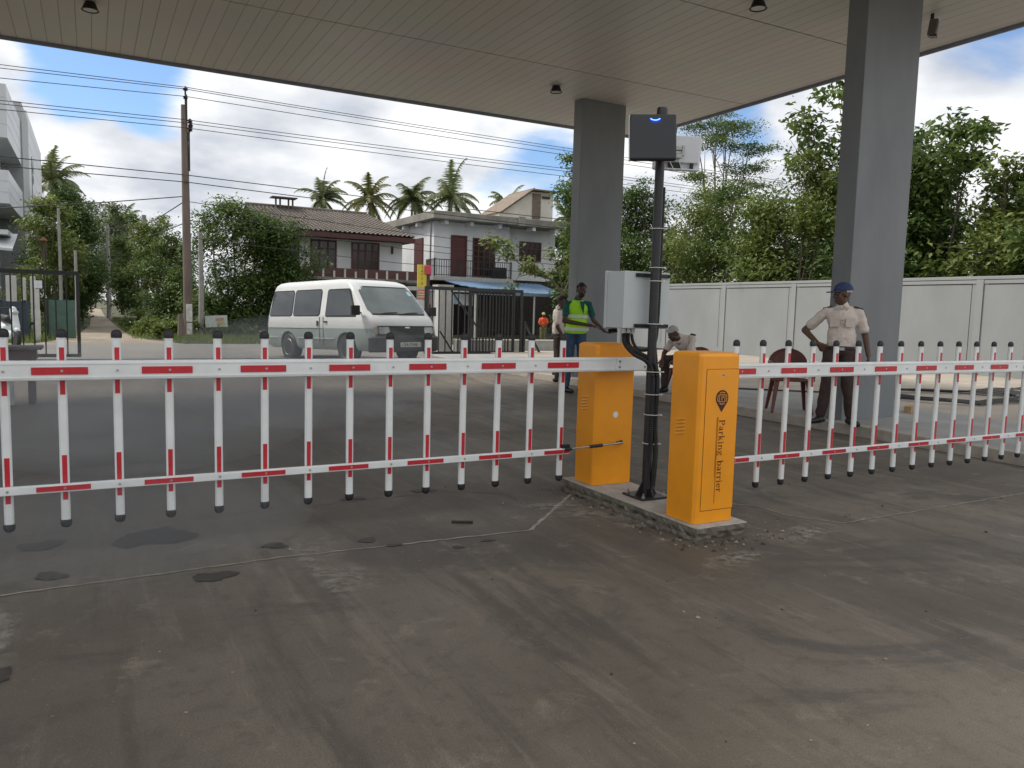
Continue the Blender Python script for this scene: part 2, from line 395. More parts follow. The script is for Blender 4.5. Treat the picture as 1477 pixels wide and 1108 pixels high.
tag(b2.build('dark_grit', mat('dark stone chip', (.05, .045, .04), .9), recalc=False), 'dark grit and soil crumbs strewn over the asphalt', 'grit', kind='stuff')
b = MB(); b.bar((1.98, 4.42, .008), (2.10, 4.36, .008), .022, .014)
tag(b.build('wood_stick', mat('dark wet wood', (.02, .015, .01), .6), bevel=.002), 'short black stick lying inside the sawn joint lines on the asphalt', 'stick')
b = MB(); pebble(b, 2.365, 2.57, .014)
tag(b.build('stone', mat('loose stone', (.3, .28, .25), .9)), 'single pale stone lying on open asphalt in the foreground', 'stone')

# ------------------------------------------------------------------ canopy
CZ = 5.27
soffit_m = bpy.data.materials.new('soffit planks'); n_, l_ = nt(soffit_m); b_ = n_['Principled BSDF']
tc_ = n_.new('ShaderNodeTexCoord'); sx_ = n_.new('ShaderNodeSeparateXYZ'); l_.new(tc_.outputs['Object'], sx_.inputs[0])
def M_(op, a, c=None):
    q = n_.new('ShaderNodeMath'); q.operation = op
    for i, v in enumerate((a, c)):
        if v is None: continue
        if isinstance(v, (int, float)): q.inputs[i].default_value = v
        else: l_.new(v, q.inputs[i])
    return q.outputs[0]
fr_ = M_('FRACT', M_('MULTIPLY', M_('ADD', sx_.outputs[0], 50), 1 / .2))
d_ = M_('ABSOLUTE', M_('SUBTRACT', fr_, .5))
g_ = n_.new('ShaderNodeMapRange'); g_.inputs[1].default_value = .465; g_.inputs[2].default_value = .49; l_.new(d_, g_.inputs[0])
no_ = n_.new('ShaderNodeTexNoise'); no_.inputs['Scale'].default_value = .6; no_.inputs['Detail'].default_value = 4; l_.new(tc_.outputs['Object'], no_.inputs[0])
fl_ = n_.new('ShaderNodeTexWhiteNoise'); fl_.noise_dimensions = '1D'; l_.new(M_('FLOOR', M_('MULTIPLY', M_('ADD', sx_.outputs[0], 50), 1 / .2)), fl_.inputs['W'])
rp_ = ramp(n_, [(0, (.60, .565, .52)), (1, (.63, .59, .545))]); l_.new(fl_.outputs['Value'], rp_.inputs[0])
mx_ = n_.new('ShaderNodeMix'); mx_.data_type = 'RGBA'; mx_.blend_type = 'MULTIPLY'; mx_.inputs[0].default_value = .25
l_.new(rp_.outputs[0], mx_.inputs[6]); l_.new(no_.outputs['Color'], mx_.inputs[7])
# the plank joints are coloured darker towards the left bays
ox_ = n_.new('ShaderNodeMapRange'); ox_.inputs[1].default_value = 4.5; ox_.inputs[2].default_value = 1.5; ox_.inputs[3].default_value = .05; ox_.inputs[4].default_value = .6; l_.new(sx_.outputs[0], ox_.inputs[0])
mk_ = n_.new('ShaderNodeMix'); mk_.data_type = 'RGBA'; l_.new(M_('MULTIPLY', g_.outputs[0], ox_.outputs[0]), mk_.inputs[0]); l_.new(mx_.outputs[2], mk_.inputs[6]); mk_.inputs[7].default_value = (.08, .065, .05, 1)
l_.new(mk_.outputs[2], b_.inputs['Base Color']); b_.inputs['Roughness'].default_value = .42
bp_ = n_.new('ShaderNodeBump'); bp_.invert = True; bp_.inputs['Strength'].default_value = .4; bp_.inputs['Distance'].default_value = .01; l_.new(g_.outputs[0], bp_.inputs['Height']); l_.new(bp_.outputs[0], b_.inputs['Normal'])
CY0, CY1, CX0, CX1 = 3.9, 14.5, -16., 10.83
cn = thing('canopy', 'large flat canopy roof with beige plank soffit over the gateway', 'canopy', (8.5, 9.4, 5.27))
b = MB(); b.box(CX0, CX1, CY0, CY1, CZ + .03, CZ + .62); b.build('roof_slab', mat('canopy fascia', (.42, .43, .45), .5), cn)
ys = [CY0 + .02, 4.9, 8.045, 11.19, CY1 - .02]
for a, c in zip(ys[:-1], ys[1:]):
    b = MB(); b.box(CX0 + .02, CX1 - .02, a + .012, c - .012, CZ, CZ + .04); b.build('soffit_panel', soffit_m, cn)
b = MB(); ft = .05
b.box(CX0, CX1 + .03, CY1, CY1 + .03, CZ - ft, CZ + .7); b.box(CX1, CX1 + .03, CY0, CY1, CZ - ft, CZ + .7); b.box(CX0, CX1 + .03, CY0 - .03, CY0, CZ - ft, CZ + .7)
b.build('fascia', mat('blue grey fascia', (.27, .29, .36), .45), cn)
b = MB(); b.box(CX0 + .02, CX1 - .02, 8.035, 8.055, CZ + .012, CZ + .03); b.box(CX0 + .02, CX1 - .02, 11.18, 11.20, CZ + .012, CZ + .03)
b.build('joint', mat('shadow joint', (.03, .025, .02), .8), cn)
for (x0, x1, y0, y1, lab) in ((8.07, 9.06, 12.5, 12.78, 'far slab-shaped grey column partly hidden by the tilted black antenna panel'),
                              (8.05, 9.03, 6.42, 6.70, 'near slab-shaped grey column rising behind the guard in the cap')):
    z0 = .11
    c = thing('canopy_column', lab, 'column', ((x0 + x1) / 2, (y0 + y1) / 2, z0), group='slab columns carrying the canopy')
    b = MB(); b.box(x0, x1, y0, y1, z0, CZ - .002); b.build('shaft', grey_paint, c, bevel=.008)
dk = mat('dark lamp housing', (.02, .018, .016), .4)
for x, y, lab in ((7.26, 12.11, 'small round black downlight on the soffit left of the far column'), (.08, 12.23, 'round black downlight at the far left of the soffit'), (7.40, 7.52, 'round black downlight cut by the top edge above the antenna')):
    t = thing('downlight', lab, 'ceiling light', (x, y, CZ), group='downlights in the soffit')
    b = MB(); b.lathe((x, y, CZ), [(.0, -.002), (.06, -.002), (.075, -.03), (.10, -.10), (.112, -.105), (.105, -.112), (.09, -.10), (.0, -.085)], 28); b.build('housing', dk, t, smooth=True)
    b = MB(); b.lathe((x, y, CZ), [(.0, -.090), (.085, -.1035), (.0, -.104)], 24); b.build('lens', mat('unlit lamp lens', (.3, .3, .29), .2), t)
t = thing('soffit_speaker', 'small brown box lamp hanging from the soffit right of the near column', 'lamp', (9.62, 6.68, CZ))
b = MB(); b.box(9.58, 9.60, 6.66, 6.70, 5.2, CZ); b.build('bracket', dk, t)
b = MB(); b.obox((9.62, 6.68, 5.10), (.065, .05, .10), (.12, 0, .5)); b.build('housing', mat('brown metal', (.11, .09, .07), .4), t, bevel=.012)
b = MB(); b.obox((9.62, 6.667, 4.995), (.055, .042, .012), (.12, 0, .5)); b.build('lens', mat('smoked lens', (.04, .035, .03), .1), t)

# ------------------------------------------------------------------ plinth
t = thing('concrete_plinth', 'long low cast concrete plinth under both orange cabinets', 'plinth', (3.37, 4.2, 0))
rd = random.Random(3); b = MB(); NY, NX = 60, 10
X0, X1, Y0, Y1 = 3.165, 3.562, 3.485, 5.00
top = []; 
import bmesh
vs = []; idx = {}
ring = []
for i in range(NY + 1): ring.append((X0, Y1 + (Y0 - Y1) * i / NY))
for i in range(1, NX + 1): ring.append((X0 + (X1 - X0) * i / NX, Y0))
for i in range(1, NY + 1): ring.append((X1, Y0 + (Y1 - Y0) * i / NY))
for i in range(1, NX): ring.append((X1 - (X1 - X0) * i / NX, Y1))
K = len(ring); cxm, cym = (X0 + X1) / 2, (Y0 + Y1) / 2
def ringat(z, out, jit): return [(x + (x - cxm) / .20 * (out + rd.uniform(-jit, jit)) * (abs(x - cxm) > .19) + rd.uniform(-jit, jit) * .3, y + (1 if y > cym else -1) * (abs(abs(y - cym) - .7575) < .01) * (out + rd.uniform(-jit, jit)), z) for x, y in ring]
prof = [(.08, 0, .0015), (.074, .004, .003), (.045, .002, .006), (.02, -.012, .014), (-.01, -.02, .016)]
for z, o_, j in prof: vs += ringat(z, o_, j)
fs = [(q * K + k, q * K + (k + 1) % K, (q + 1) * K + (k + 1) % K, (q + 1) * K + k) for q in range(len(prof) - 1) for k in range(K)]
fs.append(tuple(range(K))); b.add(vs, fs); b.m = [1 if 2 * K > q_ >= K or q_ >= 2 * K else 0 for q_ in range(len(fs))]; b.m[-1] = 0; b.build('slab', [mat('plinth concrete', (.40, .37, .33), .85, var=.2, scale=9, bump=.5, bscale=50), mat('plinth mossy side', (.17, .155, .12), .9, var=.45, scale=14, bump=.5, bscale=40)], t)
b = MB()
for q in range(44):
    yy = rd.uniform(3.5, 4.95); b.ell((3.14 + rd.uniform(-.03, .02), yy, rd.uniform(.0, .02)), (rd.uniform(.012, .035), rd.uniform(.02, .05), rd.uniform(.008, .026)), 8, (rd.random(), rd.random(), rd.random()))
b.cap((3.165, 3.5, .0), (3.165, 4.98, .0), .022, .022, 8); remesh(b.build('mortar_skirt', mat('damp rough mortar', (.13, .115, .095), .9, var=.4, scale=20, bump=.6, bscale=60), t), .008, 2)

# ------------------------------------------------------------------ serif lettering
def strip(pts, ws):
    L = []; Rr = []
    for i, p in enumerate(pts):
        a = Vector(pts[max(i - 1, 0)]); c = Vector(pts[min(i + 1, len(pts) - 1)]); d = (c - a).normalized(); nn = Vector((-d.y, d.x)) * ws[i] / 2
        L.append(Vector(p) + nn); Rr.append(Vector(p) - nn)
    return L, Rr
def arc(cx, cy, rx, ry, a0, a1, tk=.15, tn=.055, N=16):
    pts = []; ws = []
    for i in range(N + 1):
        a = R(a0 + (a1 - a0) * i / N); pts.append((cx + rx * math.cos(a), cy + ry * math.sin(a))); ws.append(tn + (tk - tn) * abs(math.cos(a)) ** 1.5)
    return pts, ws
def rc(x0, y0, x1, y1): return ([(x0, (y0 + y1) / 2), (x1, (y0 + y1) / 2)], [y1 - y0] * 2)
def sln(x0, y0, x1, y1, w_): return ([(x0, y0), (x1, y1)], [w_] * 2)
GL = {
 'P': (.72, [sln(.17, 0, .17, 1, .15), rc(.02, 0, .34, .05), rc(.02, .95, .3, 1), arc(.3, .73, .3, .245, -90, 90), rc(.17, .955, .32, 1), rc(.17, .465, .32, .51)]),
 'b': (.66, [sln(.13, 0, .13, 1.02, .13), rc(0, .98, .16, 1.03), arc(.36, .33, .21, .31, -180, 180)]),
 'a': (.60, [arc(.25, .49, .18, .18, 150, 0, .12), sln(.43, .04, .43, .5, .13), arc(.25, .19, .17, .17, -180, 180, .12), rc(.38, 0, .58, .05)]),
 'r': (.48, [sln(.15, 0, .15, .66, .13), rc(.02, 0, .32, .05), rc(.02, .61, .16, .66), arc(.32, .47, .14, .18, 150, 40), ([(.38, .58), (.46, .58)], [.13, .13])]),
 'k': (.66, [sln(.13, 0, .13, 1.02, .13), rc(.0, 0, .28, .05), rc(0, .98, .14, 1.03), sln(.14, .26, .5, .62, .06), sln(.26, .36, .55, .02, .14), rc(.4, .61, .6, .66), rc(.44, 0, .66, .05)]),
 'i': (.34, [sln(.15, 0, .15, .66, .13), rc(.02, 0, .3, .05), rc(.02, .61, .16, .66), ([(.08, .86), (.22, .86)], [.14, .14])]),
 'n': (.68, [sln(.14, 0, .14, .66, .13), rc(.02, 0, .28, .05), rc(.02, .61, .14, .66), arc(.34, .45, .18, .19, 180, 0, .12), sln(.52, 0, .52, .46, .13), rc(.4, 0, .66, .05)]),
 'g': (.60, [arc(.27, .47, .17, .17, -180, 180, .12), arc(.28, -.1, .22, .15, -180, 180, .1), sln(.12, .28, .2, .1, .07), sln(.14, .08, .42, .04, .1), ([(.42, .6), (.58, .63)], [.09, .09])]),
 'e': (.56, [arc(.28, .33, .21, .31, 0, 320, .13), rc(.1, .31, .48, .36)]),
 ' ': (.5, []),
}
def text_polys(txt, h, total):
    wt = sum(GL[c][0] + .05 for c in txt); k = total / wt; x = 0; out = []
    for c in txt:
        for pts, ws in GL[c][1]:
            L, Rr = strip([(x + p[0], p[1]) for p in pts], ws)
            out.append(([(v.x * k, v.y * h) for v in L], [(v.x * k, v.y * h) for v in Rr]))
        x += GL[c][0] + .05
    return out

# ------------------------------------------------------------------ barriers
def cabinet(name, base, x0, x1, y0, y1, z0, z1, parent, ch=.018):
    b = MB(); poly = [(x0 + ch, y0), (x1 - ch, y0), (x1, y0 + ch), (x1, y1 - ch), (x1 - ch, y1), (x0 + ch, y1), (x0, y1 - ch), (x0, y0 + ch)]
    b.prism(poly, z0, z1 - .022, 'z'); 
    n_ = len(poly); cx_, cy_ = (x0 + x1) / 2, (y0 + y1) / 2
    b.f.pop(1); b.m.pop(1)
    def sh(q, d): return (q[0] + (cx_ - q[0]) / abs(q[0] - cx_) * d, q[1] + (cy_ - q[1]) / abs(q[1] - cy_) * d)
    o_ = len(b.v)
    b.v += [(*sh(q, .007), z1 - .006) for q in poly] + [(*sh(q, .022), z1) for q in poly]
    b.f += [(n_ + k, n_ + (k + 1) % n_, o_ + (k + 1) % n_, o_ + k) for k in range(n_)] + [(o_ + k, o_ + (k + 1) % n_, o_ + n_ + (k + 1) % n_, o_ + n_ + k) for k in range(n_)] + [tuple(o_ + n_ + k for k in range(n_))]
    b.m += [0] * (2 * n_ + 1)
    return b.build('cabinet', yellow, parent, bevel=.004)
Z0 = .08
def vents(parent_cab, base, x, yc, zc):
    b = MB()
    for k in range(5):
        z = zc + (k - 2) * .022
        b.obox((x - .002, yc, z), (.006, .036, .0052), (R(-12), R(25), 0))
    o = b.build('vent', mat('vent louvre', (.80, .38, .04), .35), None); o.parent = parent_cab; 
    for v in o.data.vertices: v.co -= Vector(base)
    return o
def child(b, name, m, par, base, **k):
    o = b.build(name, m, None, **k); o.parent = par
    for v in o.data.vertices: v.co -= Vector(base)
    return o

rdj = random.Random(21)
def barrier(label, base, cab, side, Yb, pick_x, arm_x0, arm_x1, strip_first, dirn):
    """Yb: y of the front face of the boom."""
    t = thing('barrier_gate', label, 'barrier gate', base)
    B = base
    # boom
    yb0, yb1 = Yb, Yb + .045
    bm_ = MB(); bm_.box(arm_x0, arm_x1, yb0, yb1, .932, 1.032); boom = bm_.build('boom', white_paint, t, bevel=.006)
    q = MB(); q.box(arm_x0, arm_x1, yb0 - .003, yb0 + .001, .944, .950); q.box(arm_x0, arm_x1, yb0 - .003, yb0 + .001, 1.014, 1.020)
    child(q, 'rib', white_paint, boom, B)
    rl = MB(); ry0 = Yb + .018; rl.box(min(pick_x) - .09 if dirn < 0 else arm_x0 - .0, (max(pick_x) + .06) if dirn < 0 else arm_x1, ry0, ry0 + .027, .352, .394); rail = rl.build('lower_rail', white_paint, t, bevel=.004)
    for i, x in enumerate(pick_x):
        p = MB(); py_ = Yb + .045 + .017; hw = .0215
        p.prism([(x - hw + .008, py_ - .014), (x + hw - .008, py_ - .014), (x + hw, py_ - .006), (x + hw, py_ + .006), (x + hw - .008, py_ + .014), (x - hw + .008, py_ + .014), (x - hw, py_ + .006), (x - hw, py_ - .006)], .186, 1.160, 'z')
        pk = p.build('picket', white_paint, t, smooth=False)
        jx = rdj.uniform(-.004, .004); jt = rdj.uniform(-.004, .004)
        for vv in pk.data.vertices: vv.co.x += jt * (vv.co.z - .6) + jx * .3
        for zc, sgn in ((1.160, 1), (.186, -1)):
            c_ = MB(); c_.lathe((x, py_, zc), [(.026, -.012 * sgn), (.027, .0), (.027, .010 * sgn), (.023, .021 * sgn), (.014, .029 * sgn), (.0, .032 * sgn)], 16)
            for k in range(len(c_.v)):
                v = c_.v[k]; c_.v[k] = (v[0], py_ + (v[1] - py_) * .72, v[2])
            child(c_, 'end_cap', black_rub, pk, B, smooth=True)
        for z0_, z1_ in ((.855, 1.098), (.305, .540)):
            s_ = MB(); s_.box(x - .0115, x + .0115, py_ - .0155, py_ - .0142, z0_, z1_); child(s_, 'reflective_strip', red_tape, pk, B)
    xs = sorted(pick_x); st = strip_first
    k = st
    while arm_x0 < k + .12 and k - .12 < arm_x1:
        a, c_ = max(arm_x0 + .004, k - .125), min(arm_x1 - .004, k + .125)
        if dirn > 0 and a < arm_x0 + .01: a = arm_x0 + .01
        if k > min(xs) - .3 and k < max(xs) + .4:
            s_ = MB(); s_.box(a, c_, yb0 - .0045, yb0 - .0032, .962, 1.000); child(s_, 'reflective_strip', red_tape, boom, B)
            s_ = MB(); s_.box(a if dirn > 0 else k - .12, min(c_, max(xs) + .055) if dirn < 0 else c_, ry0 - .0028, ry0 - .0012, .360, .386); child(s_, 'reflective_strip', red_tape, rail, B)
        k += .5 if dirn < 0 else .49
    for x in pick_x:
        for (yy, zz_, pr) in ((yb0 - .005, .981, boom), (ry0 - .003, .373, rail)):
            s_ = MB(); s_.lathe((x, yy, zz_), [(.0065, 0), (.0065, .003), (.004, .0055), (0, .006)], 10, 'y'); child(s_, 'screw', steel, pr, B, smooth=True)
    return t, boom, rail

LX = [-.387 + .252 * i for i in range(14)]
LX = [-1.395, -1.143, -.891, -.639] + LX
t, boom, rail = barrier('left barrier gate, its picket boom closing the lane in front of the van', (3.39, 4.8, Z0), None, -1, 4.555, LX, -1.55, 3.60, -1.143, -1)
B = (3.39, 4.8, Z0)
cab = cabinet('cabinet', None, 3.215, 3.565, 4.67, 4.93, Z0, Z0 + 1.045, t)
vents(cab, B, 3.215, 4.80, .68)
b = MB(); b.lathe((3.398, 4.67, .601), [(.0, -.002), (.023, -.001), (.023, .007), (.017, .015), (0, .018)], 18, 'y'); child(b, 'knob', white_paint, cab, B, smooth=True)
b = MB(); b.lathe((3.40, 4.67, .98), [(.05, -.002), (.05, .07)], 24, 'y'); child(b, 'pivot_shaft', steel, cab, B, smooth=True)
b = MB(); b.box(3.30, 3.595, 4.549, 4.554, .938, 1.026); cl = child(b, 'clamp_plate', white_paint, boom, B, bevel=.002)
for x in (3.33, 3.555):
    for z in (.962, 1.002):
        b = MB(); b.lathe((x, 4.549, z), [(.008, 0), (.008, .004), (.004, .007), (0, .007)], 10, 'y'); child(b, 'screw', steel, boom, B, smooth=True)
b = MB(); b.tube([(2.93, 4.565, .390), (3.12, 4.60, .388), (3.455, 4.645, .392)], .0065, 10); lk = b.build('link_rod', steel, t, smooth=True)
b = MB(); b.tube([(3.13, 4.601, .388), (3.25, 4.617, .389)], .012, 12); child(b, 'coupling', black_rub, lk, B, smooth=True)
for p in ((2.90, 4.557, .390), (3.455, 4.650, .392)):
    b = MB(); b.lathe((p[0], p[1] + .02, p[2]), [(.016, 0), (.018, .02), (.012, .032), (0, .034)], 14, 'y'); b.tube([(p[0], p[1], p[2]), (p[0] + (.05 if p[0] < 3 else -.05), p[1] + .003, p[2])], .011, 10); child(b, 'ball_joint', black_rub, lk, B, smooth=True)
b = MB(); b.box(2.885, 2.95, 4.575, 4.61, .35, .42); child(b, 'end_bracket', black_rub, rail, B, bevel=.004)

RX = [3.83 + .2455 * i for i in range(24)]
t, boom, rail = barrier('right barrier gate with the printed cabinet, its boom reaching out of the frame', (3.36, 3.68, Z0), None, 1, 3.86, RX, 3.525, 9.6, 3.83, 1)
B = (3.36, 3.68, Z0)
cab = cabinet('cabinet', None, 3.19, 3.512, 3.55, 3.822, Z0, Z0 + 1.045, t)
vents(cab, B, 3.19, 3.70, .665)
b = MB(); b.lathe((3.36, 3.86, .98), [(.05, 0), (.05, .045)], 24, 'y'); child(b, 'pivot_shaft', steel, cab, B, smooth=True)
b = MB(); b.box(3.238, 3.501, 3.5492, 3.556, .158, 1.028); child(b, 'door_gap', dark_gap, cab, B)
b = MB(); b.box(3.241, 3.498, 3.5472, 3.556, .161, 1.025); door = child(b, 'door', yellow, cab, B, bevel=.0015)
YD = 3.5470
b = MB(); b.lathe((3.369, YD, .990), [(.0095, 0), (.0095, .004), (.006, .006), (0, .006)], 16, 'y'); child(b, 'lock', steel, cab, B, smooth=True)
b = MB(); b.lathe((3.371, YD - .005, .990), [(.003, 0), (.003, .003)], 8, 'y'); child(b, 'keyhole', black_rub, cab, B)
# pin emblem
b = MB(); cxp, czp, rp = 3.368, .850, .050; pts = []
for k in range(30):
    a = R(-38 + (218 + 38) * k / 29); pts.append((cxp + rp * math.cos(a), czp + rp * math.sin(a)))
pts.append((cxp, czp - .086)); b.prism(pts, YD - .0012, YD - .0004); child(b, 'pin_emblem', maroon, cab, B)
b = MB(); yy0, yy1 = YD - .0024, YD - .0014
def frame(cx_, cz_, h_, w_):
    b.box(cx_ - h_, cx_ + h_, yy0, yy1, cz_ + h_ - w_, cz_ + h_); b.box(cx_ - h_, cx_ + h_, yy0, yy1, cz_ - h_, cz_ - h_ + w_)
    b.box(cx_ - h_, cx_ - h_ + w_, yy0, yy1, cz_ - h_ + w_, cz_ + h_ - w_); b.box(cx_ + h_ - w_, cx_ + h_, yy0, yy1, cz_ - h_ + w_, cz_ + h_ - w_)
frame(cxp, czp, .0235, .0035)
for a0, a1 in ((55, 125), (145, 215), (235, 305), (-35, 35)):
    L, Rr = strip(*arc(cxp, czp, .0365, .0365, a0, a1, .005, .005, 8))
    b.add([(v.x, yy0, v.y) for v in L + Rr], [(i, i + 1, len(L) + i + 1, len(L) + i) for i in range(len(L) - 1)])
for L, Rr in text_polys('P', .030, .026):
    b.add([(cxp - .009 + p[0], yy0, czp - .014 + p[1]) for p in L + Rr], [(i, i + 1, len(L) + i + 1, len(L) + i) for i in range(len(L) - 1)])
child(b, 'emblem_lines', mat('orange emblem line', (.78, .34, .03), .4), cab, B, recalc=False)
b = MB()
for L, Rr in text_polys('Parking barrier', .046, .452):       # reads downwards: letter tops point to +X
    V = [(3.356 + p[1], YD - .0012, .718 - p[0]) for p in L + Rr]
    b.add(V, [(i, i + 1, len(L) + i + 1, len(L) + i) for i in range(len(L) - 1)])
b.box(3.343, 3.3455, YD - .0012, YD - .0004, .20, .735); b.box(3.336, 3.338, YD - .0012, YD - .0004, .36, .735)
child(b, 'lettering', mat('maroon lettering', (.10, .012, .008), .5), cab, B, recalc=False)

# ------------------------------------------------------------------ equipment pole
PX, PY = 3.382, 4.26
t = thing('equipment_pole', 'thin black steel pole standing on the plinth between the orange cabinets', 'pole', (PX, PY, Z0))
b = MB(); b.tube([(PX, PY, Z0 + .01), (PX, PY, 2.66)], .031, 20); b.build('shaft', black_steel, t, smooth=True)
b = MB(); b.lathe((PX, PY, 2.60), [(.034, 0), (.036, .002), (.036, .10), (.032, .115), (0, .118)], 20); b.build('pole_cap', black_steel, t, smooth=True)
b = MB(); b.obox((PX, PY, Z0 + .008), (.115, .115, .007), (0, 0, R(0))); b.build('base_plate', black_steel, t, bevel=.002)
for a in range(4):
    d = Vector((math.cos(R(90 * a)), math.sin(R(90 * a)), 0)); s_ = Vector((-d.y, d.x, 0)) * .005
    b = MB(); p0 = Vector((PX, PY, Z0 + .015)) + d * .03; p1 = p0 + d * .06; p2 = p0 + Vector((0, 0, .10))
    b.add([p0 + s_, p1 + s_, p2 + s_, p0 - s_, p1 - s_, p2 - s_], [(0, 1, 2), (5, 4, 3), (0, 3, 4, 1), (1, 4, 5, 2), (2, 5, 3, 0)]); b.build('gusset', black_steel, t)
for sx_, sy_ in ((1, 1), (1, -1), (-1, 1), (-1, -1)):
    b = MB(); b.lathe((PX + .088 * sx_, PY + .088 * sy_, Z0 + .014), [(.013, 0), (.013, .012), (.006, .012), (.006, .03), (0, .031)], 6); b.build('anchor_bolt', steel, t)
cond = mat('black corrugated conduit', (.012, .012, .013), .45)
def corr(pts, r_, step=.012):
    P = []; pts = [Vector(p) for p in pts]
    # catmull-rom resample
    def cr_(p0, p1, p2, p3, t_): return .5 * ((2 * p1) + (-p0 + p2) * t_ + (2 * p0 - 5 * p1 + 4 * p2 - p3) * t_ ** 2 + (-p0 + 3 * p1 - 3 * p2 + p3) * t_ ** 3)
    for i in range(len(pts) - 1):
        a, c, d, e = pts[max(i - 1, 0)], pts[i], pts[i + 1], pts[min(i + 2, len(pts) - 1)]; k = max(2, int((d - c).length / (step / 2)))
        for j in range(k): P.append(cr_(a, c, d, e, j / k))
    P.append(pts[-1]); rs = [r_ * (1.08 if (i // 1) % 2 else .9) for i in range(len(P))]
    return P, rs
for k, pts in enumerate(([(3.245, 4.40, 1.21), (3.245, 4.385, 1.14), (3.285, 4.33, 1.07), (3.345, 4.26, 1.02), (3.365, 4.215, .92), (3.37, 4.212, .6), (3.35, 4.19, .42), (3.34, 4.19, .3), (3.362, 4.212, .15)],
                         [(3.285, 4.41, 1.21), (3.285, 4.395, 1.13), (3.32, 4.33, 1.08), (3.375, 4.25, 1.03), (3.40, 4.210, .92), (3.398, 4.208, .6), (3.385, 4.18, .4), (3.378, 4.18, .3), (3.39, 4.212, .15)],
                         [(3.325, 4.42, 1.21), (3.325, 4.40, 1.15), (3.35, 4.37, 1.10), (3.40, 4.33, 1.10), (3.425, 4.28, 1.16), (3.427, 4.265, 1.3), (3.427, 4.262, 1.5), (3.427, 4.262, 2.2)],
                         [(3.425, 4.30, 1.2), (3.43, 4.255, .95), (3.43, 4.24, .6), (3.43, 4.22, .4), (3.425, 4.23, .15)])):
    P, rs = corr(pts, .0155 if k < 2 else .011); b = MB(); b.tube(P, rs, 12); b.build('conduit', cond, t, smooth=False)
for z in (.46, .66, .80, .955, 1.28, 1.57, 1.66, 1.92):
    b = MB(); rr_ = .056 if z < 1 else .046; yo = PY - (.022 if z < 1 else .0)
    pts = [(PX + .008 + rr_ * math.cos(R(a)), yo + rr_ * math.sin(R(a)), z) for a in range(0, 361, 20)]
    b.tube(pts, .0028, 6, caps=False); b.box(PX + .035, PX + .05, yo - rr_ - .002, yo - rr_ + .006, z - .003, z + .005); b.build('cable_tie', tie_m, t)

# control box on the far side of the pole
box_m = mat('pale grey steel box', (.50, .54, .54), .38, var=.04, scale=4)
t = thing('control_box', 'pale grey steel control box strapped behind the black pole', 'control box', (3.37, 4.45, 1.25))
b = MB(); b.box(3.185, 3.575, 4.335, 4.535, 1.245, 1.635); b.build('housing', box_m, t, bevel=.006)
b = MB(); b.box(3.180, 3.580, 4.536, 4.562, 1.240, 1.640); b.build('door', box_m, t, bevel=.005)
for z in (1.265, 1.610):
    b = MB(); b.box(3.275, 3.565, 4.318, 4.334, z - .012, z + .012); q = b.build('mounting_rail', black_rub, t, bevel=.003)
    for x in (3.29, 3.55):
        b = MB(); b.lathe((x, 4.318, z), [(.007, 0), (.007, .005), (0, .006)], 6, 'y'); child(b, 'bolt', steel, q, (3.37, 4.45, 1.25))
for x in (3.245, 3.285, 3.325):
    b = MB(); b.lathe((x, 4.41, 1.205), [(.014, 0), (.014, .018), (.018, .02), (.018, .04)], 12); b.build('cable_gland', steel, t)
# two antennas on the pole top
t = thing('reader_antenna', 'tilted square black antenna panel with a glowing blue arc on the pole top', 'antenna', (3.38, 4.22, 2.5))
rt = Euler((R(-10), R(-2), R(-4))).to_matrix().to_euler()
Mx = Euler((R(-9), R(-1), R(-30))).to_matrix(); c0 = Vector((3.236, 4.16, 2.485))
def rb(mb, c, h): return mb.obox(c0 + Mx @ Vector(c), h, Mx)
b = MB(); rb(b, (0, 0, 0), (.150, .022, .152)); b.build('radome', mat('black plastic', (.016, .019, .024), .3, var=.05), t, bevel=.012)
b = MB(); rb(b, (-.150, .012, 0), (.004, .012, .150)); rb(b, (0, .024, 0), (.142, .004, .146)); b.build('back_frame', steel, t)
b = MB(); L, Rr = strip(*arc(0, 0, .034, .020, 205, 335, .0055, .0055, 14))
P3 = [c0 + Mx @ Vector((.012 + v.x, -.0236, .128 + v.y)) for v in L + Rr]
b.add(P3, [(i, i + 1, len(L) + i + 1, len(L) + i) for i in range(len(L) - 1)]); b.build('status_light', mat('lit blue lamp', (.2, .5, 1), .4, emit=((.22, .55, 1), 1.6)), t, recalc=False)
b = MB(); L, Rr = strip(*arc(0, 0, .030, .022, 185, 355, .024, .024, 14))  # wider dim emissive arc paints the glow around the lit arc
P3 = [c0 + Mx @ Vector((.012 + v.x, -.0228, .124 + v.y)) for v in L + Rr]
b.add(P3, [(i, i + 1, len(L) + i + 1, len(L) + i) for i in range(len(L) - 1)]); b.build('light_glow', mat('painted blue glow', (.0, .02, .3), .5, emit=((.0, .03, .5), .55)), t, recalc=False)
b = MB(); b.bar(c0 + Mx @ Vector((.13, .03, 0)), (3.40, 4.25, 2.50), .05, .04); b.bar((3.40, 4.20, 2.38), (3.43, 4.20, 2.60), .045, .05); b.build('bracket', black_steel, t, bevel=.004)
b = MB(); b.tube([(3.415, 4.17, 2.55), (3.418, 4.16, 2.5), (3.405, 4.15, 2.40), (3.38, 4.16, 2.36)], .004, 8); b.build('cable', tie_m, t, smooth=True)
t = thing('antenna_unit', 'white boxed antenna seen from its back beside the pole top', 'antenna', (3.45, 4.42, 2.45))
Mx = Euler((R(6), R(2), R(-30))).to_matrix(); c0 = Vector((3.70, 4.47, 2.485))
wp = mat('white abs plastic', (.72, .74, .77), .4, var=.04)
b = MB(); rb(b, (0, .02, 0), (.165, .035, .115)); b.build('radome', wp, t, bevel=.014)
